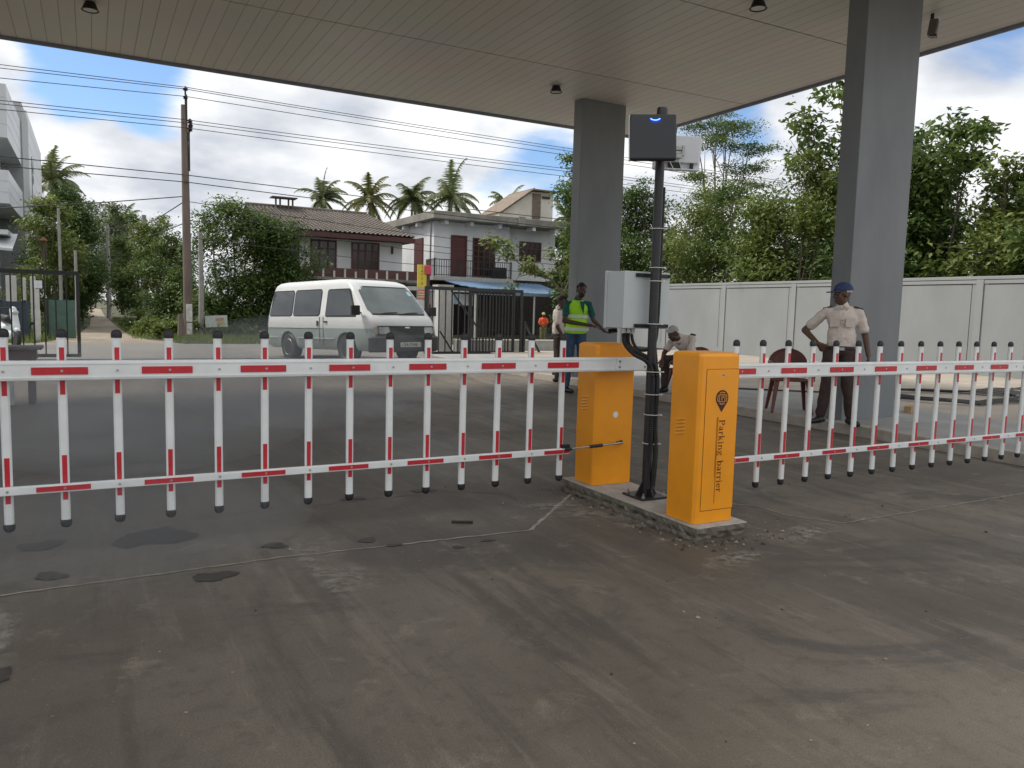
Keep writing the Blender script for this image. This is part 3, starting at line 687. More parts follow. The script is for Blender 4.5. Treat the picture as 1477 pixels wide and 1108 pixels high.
b = MB(); rb(b, (0, -.025, .03), (.15, .015, .092)); rb(b, (0, -.02, -.108), (.16, .04, .006)); b.build('back_cover', wp, t, bevel=.006)
b = MB(); rb(b, (-.08, -.055, .035), (.12, .008, .014)); rb(b, (-.08, -.055, .005), (.12, .008, .008)); rb(b, (.03, -.06, .02), (.01, .012, .035)); rb(b, (.0, -.06, -.02), (.022, .018, .014)); q = b.build('bracket', steel, t, bevel=.002)
b = MB(); rb(b, (-.02, -.045, -.085), (.045, .012, .022)); b.build('connector', black_rub, t, bevel=.003)
b = MB(); rb(b, (.10, -.045, -.085), (.012, .012, .022)); b.build('connector', black_rub, t, bevel=.003)
b = MB(); b.bar((3.40, 4.27, 2.50), c0 + Mx @ Vector((-.12, -.05, .02)), .05, .05); b.build('mount_arm', steel, t)
for k in range(2):
    b = MB(); b.tube([c0 + Mx @ Vector((-.05 + .06 * k, -.06, .0)), c0 + Mx @ Vector((-.06 + .07 * k, -.075, -.06)), c0 + Mx @ Vector((-.02 + .05 * k, -.08, -.125)), c0 + Mx @ Vector((.03 + .04 * k, -.06, -.13))], .003, 8); b.build('cable', tie_m, t, smooth=True)
# smoke drifting low over the left of the yard
smk = bpy.data.materials.new('thin drifting smoke'); n_, l_ = nt(smk); n_.remove(n_['Principled BSDF']); pv = n_.new('ShaderNodeVolumePrincipled')
pv.inputs['Color'].default_value = (.80, .82, .85, 1); pv.inputs['Density'].default_value = .21; pv.inputs['Anisotropy'].default_value = .1; l_.new(pv.outputs[0], n_['Material Output'].inputs['Volume'])
for i_, (c_, r_) in enumerate((((.3, 6.9, .55), (1.5, 1.7, .50)), ((2.0, 8.4, .65), (1.5, 1.5, .60)), ((.15, 4.45, .22), (.95, .80, .24)))):
    b = MB(); b.ell(c_, r_, 40); tag(b.build('drifting_smoke', smk, smooth=True), ['thin pale smoke drifting low over the yard behind the left pickets', 'thin pale smoke drifting before the minibus behind the middle pickets', 'wisp of smoke hugging the ground over the largest damp patch'][i_], 'smoke', kind='stuff')
# ------------------------------------------------------------------ boundary wall right
wall_m = mat('grey wall paint', (.262, .275, .278), .7, var=.09, scale=.9, bump=.04, bscale=25, stretch=(1, 1, .5))
wall_t = mat('light grey wall frame', (.285, .297, .298), .7, var=.06, scale=1.2)
WX = 18.27
piers = [27.4, 25.0, 22.3, 19.35, 16.45, 13.65, 10.95, 8.2, 5.4]
t = thing('boundary_wall', 'long grey panelled boundary wall behind the paved strip on the right', 'wall', (WX, 18, .1))
for i, (a, c) in enumerate(zip(piers[:-1], piers[1:])):
    b = MB(); b.box(WX + .022, WX + .20, c + .001, a - .001, .10, 2.33); b.build('panel', wall_m, t)
    b = MB(); b.box(WX + .003, WX + .022, c + .15, a - .03, 2.25, 2.33); b.build('panel_frame', wall_t, t)
    b = MB(); b.box(WX + .0205, WX + .0235, c + .25, a - .12, 2.225, 2.243); b.box(WX + .0205, WX + .0235, c + .25, c + .266, .3, 2.225); b.box(WX + .0205, WX + .0235, c + .15, c + .16, .1, 2.25); b.build('groove', dark_gap, t)
for y in piers:
    b = MB(); b.box(WX, WX + .215, y - .02, y + .15, .10, 2.34); b.build('pier', wall_t, t)
    b = MB(); b.box(WX - .002, WX + .002, y - .026, y - .018, .10, 2.34); b.build('joint', dark_gap, t)
b = MB(); b.box(WX - .006, WX + .22, piers[-1], piers[0] + .15, 2.342, 2.42); b.build('coping', wall_t, t, bevel=.01)

# things lying on the paved strip
cab_m = mat('black cable', (.03, .028, .027), .5)
def cablerun(pts, rr=.014):
    P, rs = corr([(x, y, .128) for x, y in pts], rr, .2); b = MB(); b.tube(P, [rr] * len(P), 6); return b
tag(cablerun([(8.3, 9.3), (9.3, 9.9), (10.6, 9.0), (11.4, 8.9), (12.4, 8.9), (13.4, 8.3), (15.2, 8.4), (17.6, 8.9)]).build('loose_cable', cab_m, smooth=True), 'long black cable trailing over the pavement behind the brown chair', 'cable')
P = []
for k in range(90):
    a = k * .42; rr_ = 1.15 - .004 * k; P.append((12.3 + (rr_ + .12 * math.sin(k * 1.3)) * math.cos(a) * 1.2, 7.7 + (rr_ * .8 + .1 * math.sin(k * 2.1)) * math.sin(a)))
b = MB(); b.tube([(x, y, .13 + .03 * (i % 5) / 5 + i * .0006) for i, (x, y) in enumerate(P[:60])], .014, 6); tag(b.build('coiled_cable', cab_m, smooth=True), 'loose coil of black cable on the pavement right of the near column', 'cable')
P = [(13.4 + .5 * math.cos(k * .5) + .02 * k, 7.9 + .35 * math.sin(k * .5), .135 + .001 * k) for k in range(50)]
b = MB(); b.tube(P, .012, 6); tag(b.build('coiled_cable', mat('grey cable', (.12, .115, .11), .5), smooth=True), 'smaller grey tangled cable coil beside the larger black coil', 'cable')
wood = mat('raw sawn timber', (.42, .27, .14), .8, var=.2, scale=12)
b = MB(); b.obox((9.72, 6.68, .16), (.13, .045, .045), (0, 0, R(25))); tag(b.build('timber_block', wood, bevel=.004), 'short raw timber block lying at the right of the near column', 'wood block')
b = MB(); b.obox((9.45, 6.86, .15), (.10, .05, .035), (0, 0, R(60))); tag(b.build('timber_block', mat('dark old timber', (.06, .05, .045), .8), bevel=.004), 'dark timber offcut beside the pale timber block', 'wood block')
b = MB()
for k in range(5): b.bar((13.0 + .5 * k, 7.2 + .12 * k, .14 + .02 * k), (15.2 + .5 * k, 8.4 + .1 * k, .14 + .02 * k), .03)
tag(b.build('steel_bars', mat('dark bar', (.06, .05, .045), .6), bevel=.003), 'loose dark bars lying together beside the cable coils', 'bars')

# ------------------------------------------------------------------ plastic chairs
def chair(label, loc, rz, m, sz=1.):
    t = thing('plastic_chair', label, 'chair', loc, rz, group='brown plastic chairs on the pavement'); t.scale = (1, 1, sz)
    b = MB(); b.prism([(-.22, -.22), (.22, -.22), (.24, .0), (.20, .2), (-.20, .2), (-.24, 0)], .41, .435, 'z'); b.build('seat', m, t, world=False, bevel=.01)
    b = MB()
    pts = []
    for k in range(13):
        a = math.pi * k / 12; pts.append((.25 * math.cos(a), .62 + .20 * math.sin(a)))
    outer = [(.24, .44)] + pts + [(-.24, .44)]
    inn = [(.17, .47), (.17, .60)] + [(.17 * math.cos(math.pi * k / 12), .62 + .13 * math.sin(math.pi * k / 12)) for k in range(13)] + [(-.17, .60), (-.17, .47)]
    def yy(z): return .20 + (z - .44) * .22
    for A in (outer,):
        vs = []; n0 = len(A)
        for (x, z) in A: vs.append((x, yy(z), z))
        for (x, z) in A: vs.append((x * .78, yy(z), .47 + (z - .47) * .86))
        for (x, z) in A: vs.append((x, yy(z) + .02, z))
        for (x, z) in A: vs.append((x * .78, yy(z) + .02, .47 + (z - .47) * .86))
        f_ = []
        for k in range(n0 - 1): f_ += [(k, k + 1, n0 + k + 1, n0 + k), (2 * n0 + k, 3 * n0 + k, 3 * n0 + k + 1, 2 * n0 + k + 1), (k, 2 * n0 + k, 2 * n0 + k + 1, k + 1), (n0 + k, n0 + k + 1, 3 * n0 + k + 1, 3 * n0 + k)]
        b.add(vs, f_)
    for x in (-.14, -.07, 0, .07, .14): b.bar((x, yy(.46), .45), (x, yy(.74), .775 - abs(x) * .5), .062, .012, up=(0, 1, 0))
    b.add([(x, yy(z) + .008, z) for x, z in [(.20, .50)] + [(.20 * math.cos(math.pi * k / 12), .63 + .16 * math.sin(math.pi * k / 12)) for k in range(13)] + [(-.20, .50)]], [tuple(range(15))])
    b.build('backrest', m, t, world=False)
    for sx_ in (-1, 1):
        b = MB(); b.tube([(.24 * sx_, .22, .62), (.265 * sx_, .05, .645), (.27 * sx_, -.14, .64), (.255 * sx_, -.21, .58), (.245 * sx_, -.215, .42)], [.018, .022, .022, .018, .018], 8); b.build('armrest', m, t, world=False, smooth=True)
        for sy_ in (-1, 1):
            b = MB(); x0, y0, x1, y1 = .19 * sx_, .17 * sy_, .245 * sx_, .25 * sy_
            b.add([(x0 - .03, y0 - .03, .42), (x0 + .03, y0 - .03, .42), (x0 + .03, y0 + .03, .42), (x0 - .03, y0 + .03, .42), (x1 - .016, y1 - .016, 0), (x1 + .016, y1 - .016, 0), (x1 + .016, y1 + .016, 0), (x1 - .016, y1 + .016, 0)], BF)
            b.build('leg', m, t, world=False, bevel=.005)
    return t
brown = mat('brown plastic', (.135, .035, .022), .4, var=.06)
chair('empty brown plastic armchair between the orange cabinet and the guard in the cap', (8.02, 7.22, .12), R(-38), brown)
chair('brown plastic armchair carrying the seated guard', (8.30, 9.52, .12), R(-80), brown, .88)

# ------------------------------------------------------------------ people
skin = mat('dark brown skin', (.105, .052, .032), .5, var=.08, scale=12)
skin2 = mat('deep brown skin', (.088, .045, .028), .5, var=.08, scale=12)
hair_b = mat('black hair', (.012, .011, .011), .6, var=.3, scale=80)
hair_g = mat('grey hair', (.42, .41, .40), .8, var=.2, scale=60)
eyew = mat('eye white', (.6, .58, .55), .3); eyed = mat('dark iris', (.01, .008, .006), .2)
shirt_c = mat('pale khaki shirt cloth', (.68, .59, .53), .85, var=.06, scale=7, bump=.5, bscale=14)
trous = mat('dark brown trouser cloth', (.05, .032, .028), .85, var=.12, scale=6, bump=.5, bscale=10)
shoe_m = mat('black shoe leather', (.015, .013, .012), .35)
navy = mat('navy cap cloth', (.028, .045, .13), .8)

def head(t, c, yaw_, skin_, hair_, tilt=0, cap_=None, beard=None, bald=False, s=1.0, roll_=0):
    """c: head centre, yaw_: where the face looks, local frame (0 = -y). Returns MB verts added to a body builder through fn."""
    Mh = Euler((tilt, roll_, yaw_)).to_matrix(); c = Vector(c)
    def P(x, y, z): return c + Mh @ (Vector((x, y, z)) * s)
    def E_(mb, x, y, z, r_, n=14):
        k0 = len(mb.v); mb.ell((0, 0, 0), r_, n)
        for i in range(k0, len(mb.v)): mb.v[i] = tuple(P(x + mb.v[i][0], y + mb.v[i][1], z + mb.v[i][2]))
    def face(mb):
        E_(mb, 0, .008, .03, (.074, .092, .082), 20); E_(mb, 0, -.016, -.035, (.057, .072, .074), 20); E_(mb, 0, -.052, -.085, (.03, .028, .022))
        E_(mb, 0, -.088, -.012, (.012, .018, .024)); E_(mb, 0, -.098, -.026, (.018, .014, .010))
        E_(mb, 0, -.078, .030, (.052, .016, .010)); E_(mb, 0, -.083, -.058, (.024, .010, .007)); E_(mb, 0, -.081, -.069, (.02, .011, .007))
        for q in (-1, 1): E_(mb, .076 * q, .012, -.008, (.010, .020, .030)); E_(mb, .045 * q, -.062, -.02, (.022, .02, .02))
    def extras():
        for q in (-1, 1):
            e = MB(); E_(e, .031 * q, -.082, .010, (.010, .006, .0055), 10); eo = e.build('eye', eyew, t, world=False, smooth=True)
            e = MB(); E_(e, .031 * q, -.0885, .010, (.006, .004, .006), 8); ib = e.build('iris', eyed, None, smooth=True); ib.parent = eo
        if not bald or hair_ is hair_g:
            h = MB(); k0 = len(h.v); h.ell((0, 0, 0), (1, 1, 1), 22)
            vs = []; rd_ = random.Random(3)
            for v in h.v:
                x, y, z = v
                low = -.12 if y > -.1 else .52
                zz_ = z
                if z < low: zz_ = low + (z - low) * .05
                k_ = 1 + rd_.uniform(-.02, .02)
                vs.append(tuple(P(x * .086 * k_, .014 + y * .103 * k_, .036 + zz_ * .098 * k_)))
            h.v = vs; h.build('hair', hair_, t, world=False, smooth=True)
        if beard:
            h = MB(); E_(h, 0, -.038, -.072, (.052, .062, .040), 16); E_(h, 0, -.089, -.046, (.026, .010, .006)); h.build('beard', hair_b, t, world=False, smooth=True)
        if cap_:
            h = MB(); k0 = 0; h.ell((0, 0, 0), (1, 1, 1), 24)
            vs = []
            for v in h.v:
                x, y, z = v; zz_ = max(z, -.02 + .0 * y) if z < 0 else z
                vs.append(tuple(P(x * .094, .014 + y * .112, .048 + zz_ * .096)))
            h.v = vs; co = h.build('cap', cap_, t, world=False, smooth=True)
            h = MB(); pts = [(-.075, -.06), (-.068, -.13), (-.04, -.172), (0, -.185), (.04, -.172), (.068, -.13), (.075, -.06)]
            top_ = [P(x, y, .052 + (.012 if abs(x) < .05 else 0) + (y + .06) * .22) for x, y in pts]; bot = [p - Mh @ Vector((0, 0, .012)) for p in top_]
            n0 = len(pts); h.add(top_ + bot, [tuple(range(n0)), tuple(range(n0, 2 * n0))[::-1]] + [(k, k + 1, n0 + k + 1, n0 + k) for k in range(n0 - 1)])
            br = h.build('brim', cap_, None); br.parent = co
    return face, extras

def hand(mb, wrist, d, palmn, curl=.5, s=1.0, side=1):
    """five-finger hand from the wrist along d."""
    w0 = Vector(wrist); d = Vector(d).normalized(); pn = Vector(palmn).normalized(); pn = (pn - d * pn.dot(d)).normalized(); sd_ = d.cross(pn).normalized() * side
    for k in range(5):
        a = w0 + sd_ * (.032 * (k / 4 - .5)) * s; b_ = w0 + d * .085 * s + sd_ * (.072 * (k / 4 - .5)) * s; mb.cap(a, b_, .015 * s, .0125 * s, 8)
    for k, (L1, off) in enumerate(((.068, -.033), (.078, -.012), (.073, .011), (.058, .032))):
        p = w0 + d * .088 * s + sd_ * off * s; dd = d.copy(); seg = (L1 * .45, L1 * .32, L1 * .27)
        for j, q in enumerate(seg):
            ang = curl * (.7 + .25 * j); dd = (dd * math.cos(ang) + pn * math.sin(ang)).normalized(); p2 = p + dd * q * s; mb.cap(p, p2, .0092 * s, .0080 * s, 8); p = p2
    p = w0 + d * .03 * s - sd_ * .03 * s; dd = (d * .7 - sd_ * .6 + pn * .35).normalized(); p2 = p + dd * .042 * s; mb.cap(p, p2, .013 * s, .010 * s, 8); dd = (d * .9 + pn * .4 - sd_ * .1).normalized(); mb.cap(p2, p2 + dd * .032 * s, .010 * s, .008 * s, 8)

ctex = bpy.data.textures.new('creases', 'CLOUDS'); ctex.noise_scale = .085; ctex.noise_depth = 2
def crease(o, s_):
    md = o.modifiers.new('creases', 'DISPLACE'); md.texture = ctex; md.strength = s_; md.mid_level = .5; md.texture_coords = 'LOCAL'
def person(label, loc, rz, J, skin_, shirt_m, trous_m, hd, hair_, opts):
    t = thing('person', label, 'person', loc, rz)
    V = {k: Vector(v) for k, v in J.items()}
    face, extras = head(t, V['head'], hd, skin_, hair_, **opts.get('head', {}))
    b = MB(); face(b)
    b.cap(V['neck'], V['head'] + Vector((0, .015, -.05)), .058, .052, 16)
    b.cap(V['neck'] + Vector((0, .01, -.06)), V['chest'], .045, .06)
    b.cap(V['chest'], V['hips'], .06, .07)
    for s_ in 'lr':
        b.cap(V['sh' + s_], V['el' + s_], .047, .039); b.cap(V['el' + s_], V['wr' + s_], .039, .027)
        if opts.get('paunch'): pass
        hd_ = opts.get('hand' + s_, ((0, 0, -1), (0, -1, 0), .35)); hand(b, V['wr' + s_], hd_[0], hd_[1], hd_[2], side=hd_[3] if len(hd_) > 3 else 1)
        b.cap(V['hi' + s_], V['kn' + s_], .075, .052); b.cap(V['kn' + s_], V['an' + s_], .05, .036)
    body = b.build('body', skin_, t, world=False); remesh(body, .0075, 2)
    extras()
    # shirt
    b = MB(); k = opts.get('girth', 1.0)
    up = (V['chest'] - V['hips']).normalized(); ax = V['shl'] - V['shr']; ang = math.atan2(ax.y, ax.x)
    if ang > math.pi / 2: ang -= math.pi
    if ang < -math.pi / 2: ang += math.pi
    lean = math.atan2(-(V['chest'] - V['hips']).y, (V['chest'] - V['hips']).z)
    mid = (V['chest'] + V['hips']) / 2
    def tors(mb, g=1., low=.10):
        mb.ell(V['chest'] + up * .03, (.175 * k * g, .118 * k * g, .16 * g), 22, (lean, 0, ang))
        mb.ell(mid, (.160 * k * g, .120 * k * g, .19 * g), 22, (lean, 0, ang))
        mb.ell(V['hips'] + up * low, (.158 * k * g, .118 * k * g, .13 * g), 22, (lean, 0, ang))
        mb.cap(V['shl'], V['shr'], .058 * g, .058 * g); 
    tors(b)
    for s_ in 'lr':
        e = V['sh' + s_].lerp(V['el' + s_], opts.get('sleeve', .72)); b.cap(V['sh' + s_], e, .057, .058)
    b.cap(V['neck'] + Vector((0, .012, -.03)), V['neck'] + Vector((0, .006, .015)), .072, .066)
    so_ = b.build('shirt', shirt_m, t, world=False); remesh(so_, .010, 3); crease(so_, .026)
    # trousers
    b = MB(); b.ell(V['hips'] + Vector((0, 0, .015)), (.160 * k, .122 * k, .095), 20, (0, 0, ang))
    for s_ in 'lr': b.cap(V['hi' + s_], V['kn' + s_], .094, .072); b.cap(V['kn' + s_], V['an' + s_] + (V['kn' + s_] - V['an' + s_]).normalized() * .03, .070, .060)
    tr = b.build('trousers', trous_m, t, world=False); remesh(tr, .011, 3); crease(tr, .024)
    for s_ in 'lr':
        fd = Vector(opts.get('foot' + s_, (0, -1, 0))).normalized(); a = V['an' + s_].copy(); b = MB()
        q = Vector((a.x, a.y, .045)); b.cap(q - fd * .045, q + fd * .05, .043, .044, 12); b.cap(q + fd * .05 - Vector((0, 0, .008)), q + fd * .165 - Vector((0, 0, .012)), .044, .034, 12); b.cap(q, a + Vector((0, 0, .01)), .043, .042, 12)
        b.v = [(x, y, max(z, .002)) for x, y, z in b.v]; sh_ = b.build('shoe', opts.get('shoe', shoe_m), t, world=False); remesh(sh_, .009, 1)
    return t, V, tors, up, lean, ang

# guard with the cap
gz = R(-51)
t, V, tors, up, lean, ang = person('standing guard in a blue cap, one hand on his hip, by the near column', (7.62, 6.16, .12), gz,
    dict(head=(-.012, -.01, 1.505), neck=(0, .02, 1.375), chest=(.01, .01, 1.20), hips=(.01, 0, .86), shl=(-.170, .01, 1.305), shr=(.180, .01, 1.295), ell=(-.395, .07, 1.085), wrl=(-.235, -.06, .93),
         elr=(.262, .03, 1.04), wrr=(.305, -.04, .82), hil=(-.09, 0, .83), hir=(.09, 0, .83), knl=(-.115, -.02, .47), knr=(.11, -.03, .46), anl=(-.165, .03, .09), anr=(.165, .03, .09)),
    skin, shirt_c, trous, R(-62), hair_g, dict(head=dict(cap_=navy, tilt=R(3)), girth=1.0, handl=((.8, .1, -.45), (.3, .9, 0), .35), handr=((.1, -.1, -1), (-1, 0, 0), .3, -1), footl=(-.55, -1, 0), footr=(.5, -1, 0)))
b = MB(); b.ell((.01, 0, .885), (.166, .126, .022), 24); o = b.build('belt', black_rub, t, world=False, smooth=True)
b = MB(); b.box(-.005, .05, -.134, -.126, .868, .902); q = b.build('buckle', steel, None, bevel=.002); q.parent = o
for sx_ in (-1, 1):
    b = MB(); b.obox((.005 + sx_ * .165, .01, 1.356), (.05, .03, .008), (0, R(16 * sx_), 0)); b.build('epaulette', mat('dark epaulette', (.03, .012, .012), .7), t, world=False, bevel=.004)
    b = MB(); b.obox((.01 + sx_ * .082, -.116, 1.185), (.05, .008, .050), (R(6), 0, R(12 * sx_))); pk = b.build('pocket', shirt_c, t, world=False, bevel=.004)
    b = MB(); b.obox((.01 + sx_ * .082, -.124, 1.228), (.053, .006, .014), (R(6), 0, R(12 * sx_))); fl = b.build('flap', shirt_c, None, bevel=.004); fl.parent = pk
    b = MB(); b.obox((.0 + sx_ * .034, -.082, 1.352), (.030, .009, .022), (R(28), R(24 * sx_), R(14 * sx_))); b.build('collar', shirt_c, t, world=False, bevel=.004)
b = MB()
for z in (1.29, 1.21, 1.13, 1.05, .97): b.lathe((.008, -.128, z), [(.006, 0), (.006, .003), (0, .004)], 8, 'y')
b.build('placket_buttons', mat('button', (.3, .26, .22), .4), t, world=False)

# worker in hi-vis
teal = mat('teal cotton', (.008, .10, .085), .85, bump=.3, bscale=14); jeans = mat('blue denim', (.045, .085, .15), .85, var=.2, scale=9, bump=.3, bscale=16)
hivis = mat('hi vis yellow', (.42, .86, .03), .7, var=.05, bump=.35, bscale=12); tape_m = mat('silver tape', (.62, .70, .56), .3, var=.1, scale=30)
t, V, tors, up, lean, ang = person('worker in a bright yellow vest holding a phone behind the far orange cabinet', (7.13, 10.95, 0), R(-4),
    dict(head=(.02, -.04, 1.70), neck=(.0, .01, 1.555), chest=(-.01, .02, 1.36), hips=(-.03, .02, .98), shl=(-.17, .08, 1.47), shr=(.15, -.08, 1.47), ell=(-.26, .0, 1.19), wrl=(.10, -.27, 1.13),
         elr=(.22, -.13, 1.21), wrr=(.36, -.26, 1.04), hil=(-.11, .05, .94), hir=(.05, -.03, .94), knl=(-.14, .02, .52), knr=(.05, -.09, .52), anl=(-.15, .08, .09), anr=(.08, -.05, .09)),
    skin2, teal, jeans, R(-14), hair_b, dict(head=dict(beard=True, tilt=R(8)), sleeve=.62, girth=1.02, handl=((.7, -.6, -.15), (0, 0, -1), .4), handr=((.5, -.5, -.25), (0, 0, 1), .7), footl=(.2, -1, 0), footr=(.5, -1, 0)))
b = MB(); k = 1.05
b.ell(V['chest'] + up * .03, (.192, .134, .165), 24, (lean, 0, ang)); b.ell((V['chest'] + V['hips']) / 2, (.180, .138, .20), 24, (lean, 0, ang)); b.ell(V['hips'] + up * .07, (.186, .142, .13), 24, (lean, 0, ang))
vest = b.build('vest', hivis, t, world=False); remesh(vest, .010, 2); crease(vest, .014)
for z, g in ((1.06, 1.0), (1.27, 1.0)):
    b = MB(); N = 40; vs = []
    rx_, ry_ = (.206, .160) if z < 1.1 else (.205, .153)
    for zz_ in (z - .028, z + .028):
        for kk in range(N):
            a = 2 * math.pi * kk / N; q = Vector((rx_ * math.cos(a), ry_ * math.sin(a), 0)); q.rotate(Euler((0, 0, ang))); vs.append((-.02 + q.x, .02 + q.y, zz_))
    b.add(vs, [(kk, (kk + 1) % N, N + (kk + 1) % N, N + kk) for kk in range(N)]); b.build('reflective_band', tape_m, t, world=False, smooth=True)
b = MB(); b.add([(-.06, -.135, 1.52), (.03, -.152, 1.52), (.005, -.158, 1.30)], [(0, 1, 2)]); b.build('vest_neck_opening', teal, t, world=False)
b = MB(); b.obox((.455, -.36, 1.055), (.075, .010, .038), (R(20), R(-10), R(-35))); tag(b.build('phone', mat('phone black', (.012, .012, .013), .2), None, loc=(0, 0, 0), bevel=.004), 'black handheld device held by the worker in the vest', 'phone')
ph = bpy.data.objects['phone']; ph.location = (7.13, 10.95, 0); ph.rotation_euler = (0, 0, R(-4))

# guard behind the worker
t, V, tors, up, lean, ang = person('guard in a pale shirt and dark trousers half hidden behind the worker', (7.86, 12.75, 0), R(60),
    dict(head=(.0, -.05, 1.52), neck=(0, -.0, 1.385), chest=(.0, .0, 1.21), hips=(0, 0, .87), shl=(-.18, .0, 1.315), shr=(.18, .0, 1.315), ell=(-.25, .03, 1.06), wrl=(-.22, -.10, .85),
         elr=(.25, .02, 1.06), wrr=(.24, -.12, .86), hil=(-.09, 0, .83), hir=(.09, 0, .83), knl=(-.11, -.03, .46), knr=(.10, .0, .46), anl=(-.12, .0, .09), anr=(.12, .04, .09)),
    skin, shirt_c, trous, R(10), hair_b, dict(head=dict(tilt=R(10)), girth=1.0))
b = MB(); b.ell((0, 0, .895), (.164, .125, .02), 24); b.build('belt', black_rub, t, world=False, smooth=True)
for sx_ in (-1, 1):
    b = MB(); b.obox((sx_ * .155, .0, 1.372), (.045, .028, .008), (0, R(16 * sx_), 0)); b.build('epaulette', MATS['dark epaulette'], t, world=False, bevel=.004)

# seated guard, bent forward, facing left
t, V, tors, up, lean, ang = person('seated guard in a pale shirt leaning forward beside the near orange cabinet', (8.30, 9.55, .12), R(-80),
    dict(head=(.0, -.37, .925), neck=(0, -.235, .86), chest=(0, -.10, .76), hips=(0, .10, .50), shl=(-.18, -.12, .86), shr=(.18, -.12, .86), ell=(-.24, -.28, .62), wrl=(-.12, -.46, .52),
         elr=(.25, -.26, .62), wrr=(.12, -.44, .54), hil=(-.09, .08, .50), hir=(.09, .08, .50), knl=(-.13, -.38, .52), knr=(.13, -.36, .52), anl=(-.14, -.36, .09), anr=(.13, -.28, .09)),
    skin2, shirt_c, trous, R(4), hair_g, dict(head=dict(tilt=R(38)), girth=.98, handl=((.4, -.6, -.5), (0, 0, -1), .5), handr=((-.4, -.6, -.5), (0, 0, -1), .5, -1)))
for sx_ in (-1, 1):
    b = MB(); b.obox((sx_ * .16, -.10, .915), (.045, .028, .008), (R(30), R(10 * sx_), 0)); b.build('epaulette', MATS['dark epaulette'], t, world=False, bevel=.004)

# rider in orange and his bicycle by the shop
orange = mat('orange cloth', (.75, .10, .03), .8); khaki = mat('khaki green cloth', (.20, .20, .07), .85)
t, V, tors, up, lean, ang = person('small figure in an orange top standing by a bicycle under the blue awning', (17.35, 29.4, 0), R(-30),
    dict(head=(.0, -.04, 1.16), neck=(0, 0, 1.03), chest=(.0, .0, .90), hips=(0, 0, .62), shl=(-.14, .0, .98), shr=(.14, .0, .98), ell=(-.18, -.05, .78), wrl=(-.12, -.26, .74),
         elr=(.18, -.05, .78), wrr=(.12, -.26, .74), hil=(-.07, 0, .58), hir=(.07, 0, .58), knl=(-.08, -.02, .33), knr=(.08, .0, .33), anl=(-.08, .0, .08), anr=(.08, .03, .08)),
    skin, orange, khaki, R(10), hair_b, dict(head=dict(cap_=mat('pale cap', (.5, .42, .2), .8), s=.86), girth=.8))
t = thing('bicycle', 'bicycle with curved handlebar beside the figure in orange', 'bicycle', (17.8, 29.0, 0), R(-35))
for x in (-.5, .5):
    b = MB(); b.tube([(x + .33 * math.cos(R(a)), 0, .33 + .33 * math.sin(R(a))) for a in range(0, 361, 15)], .017, 6, caps=False)
    wq = b.build('wheel', black_rub, t, world=False, smooth=True)
    b = MB()
    for a in range(0, 180, 20): b.tube([(x - .32 * math.cos(R(a)), 0, .33 - .32 * math.sin(R(a))), (x + .32 * math.cos(R(a)), 0, .33 + .32 * math.sin(R(a)))], .0025, 4)
    q = b.build('spokes', steel, None); q.parent = wq
b = MB(); fr = mat('green bicycle paint', (.05, .09, .06), .4)
for a_, c_ in (((-.5, .33), (-.1, .33)), ((-.5, .33), (-.2, .78)), ((-.1, .33), (-.2, .82)), ((-.1, .33), (.33, .72)), ((-.18, .75), (.33, .76)), ((.5, .33), (.32, .92))): b.tube([(a_[0], 0, a_[1]), (c_[0], 0, c_[1])], .016, 8)
b.build('frame', fr, t, world=False, smooth=True)
b = MB(); b.tube([(.2, -.27, .95), (.3, -.2, 1.0), (.33, 0, .96), (.3, .2, 1.0), (.2, .27, .95)], .013, 8); b.build('handlebar', steel, t, world=False, smooth=True)
b = MB(); b.ell((-.22, 0, .86), (.13, .07, .035), 12); b.build('saddle', black_rub, t, world=False, smooth=True)

